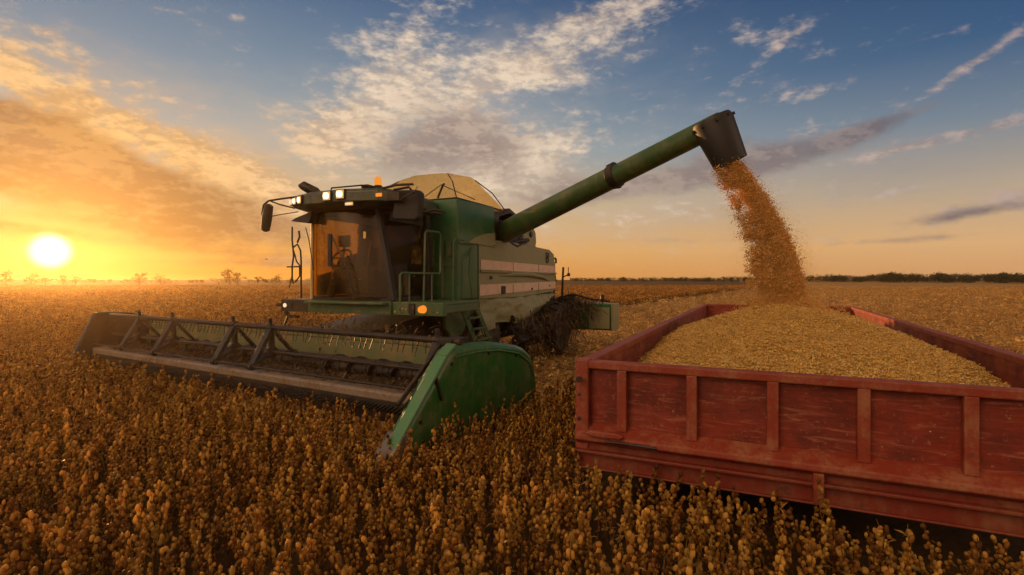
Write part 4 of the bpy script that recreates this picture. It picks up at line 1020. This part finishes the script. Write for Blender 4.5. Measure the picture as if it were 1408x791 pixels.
for i, hx in enumerate((-1.05,-.72,-.45,-.1,.25,.6)):
    p = HF.world(.30+g.random()*.2, hx+.1, 0); o = bpy.data.objects.new('soybean_plant', stalks[(i+1) % 4]); COL.objects.link(o)
    o.location = p; o.rotation_euler = (g.uniform(-.12,.12), g.uniform(-.12,.12), g.uniform(0,6.3))
    tag(o, 'tall dry soybean stalk standing beside the big green header shield', 'plant', 'tall soybean stalks beside the green shield')

# ---------------- grain heap in the trailer
HPX, HPY, HPZ = 2.05, 5.4, 1.90
def heap_z(x, y):
    dx, dy = (x-HPX)/2.35, (y-HPY)/(5.6 if y < HPY else 5.5); r = math.sqrt(dx*dx + dy*dy)
    z = HPZ - .87*(math.sqrt(r*r+.012)-.11)
    an = math.atan2(x-HPX, (y-HPY)*.5); z += .022*mnoise.noise(Vector((math.cos(an)*5, math.sin(an)*5, r*1.5)))*min(1, r*3) - .05*math.exp(-r*r*160)
    z += .05*mnoise.fractal(Vector((x*.9, y*.9, 2)), 1, 2, 4) + .012*mnoise.noise(Vector((x*5, y*5, 0)))
    return max(.86, z)
nx, ny = 82, 250; hv = []; hf = []
x0, x1, y0, y1 = .09, TW-.09, .09, TL-.09
for j in range(ny+1):
    for i in range(nx+1):
        x = x0+(x1-x0)*i/nx; y = y0+(y1-y0)*j/ny; hv.append((x, y, heap_z(x, y)))
w_ = nx+1
for j in range(ny):
    for i in range(nx): a = j*w_+i; hf.append((a, a+1, a+w_+1, a+w_))
nt_ = len(hv)       # sides and bottom, so the heap is a body
rim = [i for i in range(w_)] + [j*w_+nx for j in range(1, ny+1)] + [ny*w_+i for i in range(nx-1, -1, -1)] + [j*w_ for j in range(ny-1, 0, -1)]
for k in rim: hv.append((hv[k][0], hv[k][1], .825))
nr_ = len(rim)
for k in range(nr_): k2 = (k+1) % nr_; hf.append((rim[k], nt_+k, nt_+k2, rim[k2]))
hf.append(tuple(nt_+k for k in range(nr_-1, -1, -1)))
def grains(seed, n, r):
    gg = random.Random(seed); A = Acc()
    for k in range(n):
        A.pod((gg.uniform(-.06,.06), gg.uniform(-.06,.06), gg.uniform(-.006,.012)), r*gg.uniform(.7,1.15), r*gg.uniform(.9,1.6), gg.uniform(-1.5,1.5), gg.uniform(0,6.3), gg.random()*.93, ICO1)
    for k in range(2): A.leaf((gg.uniform(-.05,.05),gg.uniform(-.05,.05),.012), gg.uniform(.03,.06), .005, gg.uniform(0,6.3), gg.uniform(-.1,.4), gg.choice([.05,.3,.98]))
    return A.out()
g = np.random.default_rng(5); pts = []
for y in np.arange(.14, 8.0, .055):
    for x in np.arange(.14, TW-.1, .055):
        a, b_ = x+g.uniform(-.03,.03), y+g.uniform(-.03,.03); pts.append((a, b_, heap_z(a, b_)+.002))
pts = np.array(pts, np.float32); n = len(pts)
ob = scatter('grain_heap', [grains(k, 14, .0105) for k in range(5)], pts, g.uniform(0,6.28,n), g.uniform(.85,1.25,n), g.integers(0,5,n), M['grain'],
        'golden heap of soybean grain filling the red trailer', 'grain', extra=(hv, hf, g.random(len(hf))*.9), tilt=g.normal(0,.15,(n,2)))
ob.location = (TF.o[0], TF.o[1], 0); ob.rotation_euler = (0, 0, -R(TF.yaw))

# ---------------- grain falling from the spout
mouth = Vector((4.885,1.52,3.96)); q = (mouth.x*K, mouth.y*K)
mw = Vector((CROOT.x+CF.X[0]*q[0]+CF.Y[0]*q[1], CROOT.y+CF.X[1]*q[0]+CF.Y[1]*q[1], cz(mouth.z)))
lw_ = TF.world(HPX, HPY, HPZ-.03)
def fall(f):
    c = mw.lerp(lw_, f); bow = .22*math.sin(f*math.pi); return Vector((c.x+bow, c.y, c.z))
g = np.random.default_rng(12); pts = []; n = 27000
right = Vector((1,0,0)); deep = Vector((0,1,0))
for k in range(n):
    f = g.random()**.92*1.02; c = fall(f); core = g.random() < .62
    half = .175+.09*f
    if core: dx = g.normal(.05+.06*f, half*.36); dx = max(-half*1.3, min(half*.95, dx))
    else: dx = g.uniform(-half*1.55-.1*f, half*.9); dx += -.25*abs(g.normal(0,.35))*(.3+f)
    fine = mnoise.noise(Vector((dx*7, f*16, 1.5)))
    if not core and fine < -.05: continue
    pts.append((c.x+dx, c.y+g.normal(0, half*.42), c.z+g.normal(0,.03)))
for k in range(1200):       # grain bouncing where the stream lands
    a = g.uniform(0,6.28); r_ = abs(g.normal(0,.35)); pts.append((lw_.x+math.cos(a)*r_, lw_.y+math.sin(a)*r_, lw_.z+abs(g.normal(0,.10))+.02-.2*r_))
for k in range(9000):       # fine dust and husks round the pour
    f = g.random()**.8; c = fall(f); half = .2+.22*f; pts.append((c.x+g.normal(-.03, half*.75), c.y+g.normal(0, half*.6), c.z+g.normal(0,.05)))
pts = np.array(pts, np.float32); n = len(pts)
def clump(seed, n, r, spread):
    gg = random.Random(seed); A = Acc()
    for k in range(n): A.pod((gg.gauss(0,spread), gg.gauss(0,spread), gg.gauss(0,spread*1.6)), r*gg.uniform(.7,1.2), r*gg.uniform(1,1.9), gg.uniform(-1.2,1.2), gg.uniform(0,6.3), gg.random()*.93, ICO1)
    return A.out()
scatter('grain_stream', [clump(1,6,.0085,.028), clump(2,4,.009,.018), clump(3,1,.011,.0), clump(4,8,.0075,.034), clump(5,5,.0032,.05)], pts, g.uniform(0,6.28,n), g.uniform(.7,1.35,n), np.where(np.arange(n) < n-9000, g.choice([0,1,2,2,3],n), 4), M['stream'],
        'stream of orange grain pouring from the black spout onto the heap', 'grain', tilt=g.normal(0,.5,(n,2)))
# ---------------- chaff in the air round header and cab
pts = []
for k in range(260): p = HF.world(g.uniform(-8.5,-.5), g.normal(.6,.8), 1.2+abs(g.normal(0,.45))); pts.append(tuple(p))
for k in range(40): pts.append((g.uniform(-5,4), g.uniform(7,13), g.uniform(1.2,2.5)))
pts = np.array(pts, np.float32); n = len(pts)
def chip(seed):
    gg = random.Random(seed); A = Acc(); A.leaf((0,0,0), gg.uniform(.03,.07), gg.uniform(.005,.014), 0, 0, gg.random()*.9); A.leaf((0,0,0), gg.uniform(.02,.05), gg.uniform(.005,.01), 2, .5, gg.random()*.9); return A.out()
scatter('flying_chaff', [chip(k) for k in range(3)], pts, g.uniform(0,6.28,n), g.uniform(.6,1.2,n), g.integers(0,3,n), M['straw'], 'bits of chaff flying in the air above the header', 'chaff', tilt=g.uniform(-1.5,1.5,(n,2)))

# ------------------------------------------------------------------ trees on the skyline
def tree_mesh(seed, h, spread, n=420):
    gg = random.Random(seed); A = Acc(); cl = [(gg.gauss(0,spread*.45), gg.gauss(0,spread*.45), h*gg.uniform(.22,.80), spread*gg.uniform(.3,.55)) for k in range(9)]
    for k in range(n):
        x, y, z, r_ = gg.choice(cl); v = Vector((gg.gauss(0,1), gg.gauss(0,1), gg.gauss(0,.75))).normalized()*r_*gg.random()**.4
        p = (x+v.x, y+v.y, z+v.z); A.leaf(p, h*gg.uniform(.06,.13), h*gg.uniform(.03,.06), gg.uniform(0,6.3), gg.uniform(-.8,.8), gg.random()*.95)
    return A.out(), cl
def mesh_of(name, data, m):
    v, f, t = data; me = bpy.data.meshes.new(name); me.from_pydata([tuple(q) for q in v], [], f); me.materials.append(m)
    a = me.attributes.new('tone', 'FLOAT', 'FACE'); a.data.foreach_set('value', np.array(t, np.float32)); return me
kinds = []
for k, (h, sp) in enumerate(((5.2,2.2),(4.2,2.6),(3.4,1.5))):
    data, cl = tree_mesh(40+k, h, sp); mb = MB(); mb.tube([(0,0,-.1),(.05,.02,h*.3),(.0,.05,h*.6)], [h*.035,h*.026,h*.012], 8)
    for c in cl[:6]: mb.tube([(.03,.02,h*.28),(c[0]*.5,c[1]*.5,(h*.28+c[2])*.55),(c[0],c[1],c[2])], [h*.016,h*.011,h*.004], 5)
    me = bpy.data.meshes.new('trunk'); me.from_pydata(mb.v, [], mb.f); me.materials.append(M['bark']); kinds.append((mesh_of('crown', data, M['leaf']), me))
def plant_tree(px, dist, k, sc, label, group):
    x = (px-CX)/FPX*dist; o = thing('tree', (x, dist, 0), rnd.uniform(0,6.3), label, 'tree', group); o.scale = (sc*1.7, sc*1.7, sc*1.6*rnd.uniform(.9,1.1))
    for nm, me in zip(('crown', 'trunk'), kinds[k]): c = bpy.data.objects.new(nm, me); COL.objects.link(c); c.parent = o
    return o
plant_tree(8, 210, 0, .85, 'tree at the far left edge of the skyline, left of the sun', None)
plant_tree(42, 200, 1, .80, 'broad small tree just left of the sun on the skyline', None)
plant_tree(62, 230, 2, .75, 'small dark tree right under the sun', None)
plant_tree(86, 215, 2, .85, 'small tree just right of the sun on the skyline', None)
plant_tree(104, 220, 1, .7, 'low broad tree second to the right of the sun', None)
plant_tree(192, 205, 2, 1.0, 'round lone tree standing on the open skyline between sun and header', None)
plant_tree(221, 230, 1, .75, 'low twin-crowned bush right of the round lone tree', None)
plant_tree(316, 220, 0, .85, 'tallest tree on the left skyline behind the header', None)
plant_tree(327, 225, 2, 1.05, 'tree touching the right side of the tallest left skyline tree', None)
plant_tree(355, 230, 2, .8, 'small tree left of the cab on the skyline', None)
plant_tree(378, 225, 1, .65, 'low tree nearest the left of the cab on the skyline', None)

def far_wood():
    gg = random.Random(91); protos = []
    for k in range(4): protos.append(tree_mesh(70+k, 7.0, 3.2, 260)[0])
    pts, sc = [], []
    for k in range(640):        # right: a belt of wood coming nearer towards the right
        f = gg.random(); px = 785 + f*720; dist = 520 - 290*f + gg.uniform(-8, 60); pts.append(((px-CX)/FPX*dist, dist, -.3)); sc.append((.75+.35*f)*gg.uniform(.7,1.15)*(.85+.7*abs(mnoise.noise(Vector((f*9, 2, 1))))))
    for k in range(120):        # left: a low hedge line
        f = gg.random(); px = -60 + f*470; dist = 300+gg.uniform(-15,70); pts.append(((px-CX)/FPX*dist, dist, -.5)); sc.append(gg.uniform(.36,.6))
    for k in range(60):
        px = gg.uniform(400, 800); dist = 540+gg.uniform(-15,70); pts.append(((px-CX)/FPX*dist, dist, -.5)); sc.append(gg.uniform(.4,.6))
    n = len(pts); g2 = np.random.default_rng(3)
    scatter('far_wood', protos, np.array(pts, np.float32), g2.uniform(0,6.28,n), np.array(sc), g2.integers(0,4,n), M['leaf'], 'dark belt of far-off wood along the horizon', 'wood')
far_wood()

# ------------------------------------------------------------------ dusty evening air
def air(name, lo, hi, dens, g_, col, label):
    m = bpy.data.materials.new(name+'_air'); m.use_nodes = True; t = m.node_tree; t.nodes.clear()
    v = t.nodes.new('ShaderNodeVolumePrincipled'); v.inputs['Color'].default_value = (*col, 1); v.inputs['Density'].default_value = dens; v.inputs['Anisotropy'].default_value = g_
    o = t.nodes.new('ShaderNodeOutputMaterial'); t.links.new(v.outputs[0], o.inputs['Volume'])
    mb = MB(); mb.box(lo, hi); ob = mb.build(name, m); tag(ob, label, name, kind='stuff')
air('haze', (-1620,-1620,-1.2), (1620,1620,10.5), HAZE_DENSITY, .78, (1.0,.76,.46), 'thin golden haze hanging over the whole field')
# the dust the machine has raised, drifting over the near field
air('dust', (-110,-14,-.7), (70,100,6.6), DUST_DENSITY, .84, (1.0,.70,.36), 'golden harvest dust drifting low over the field round the combine')
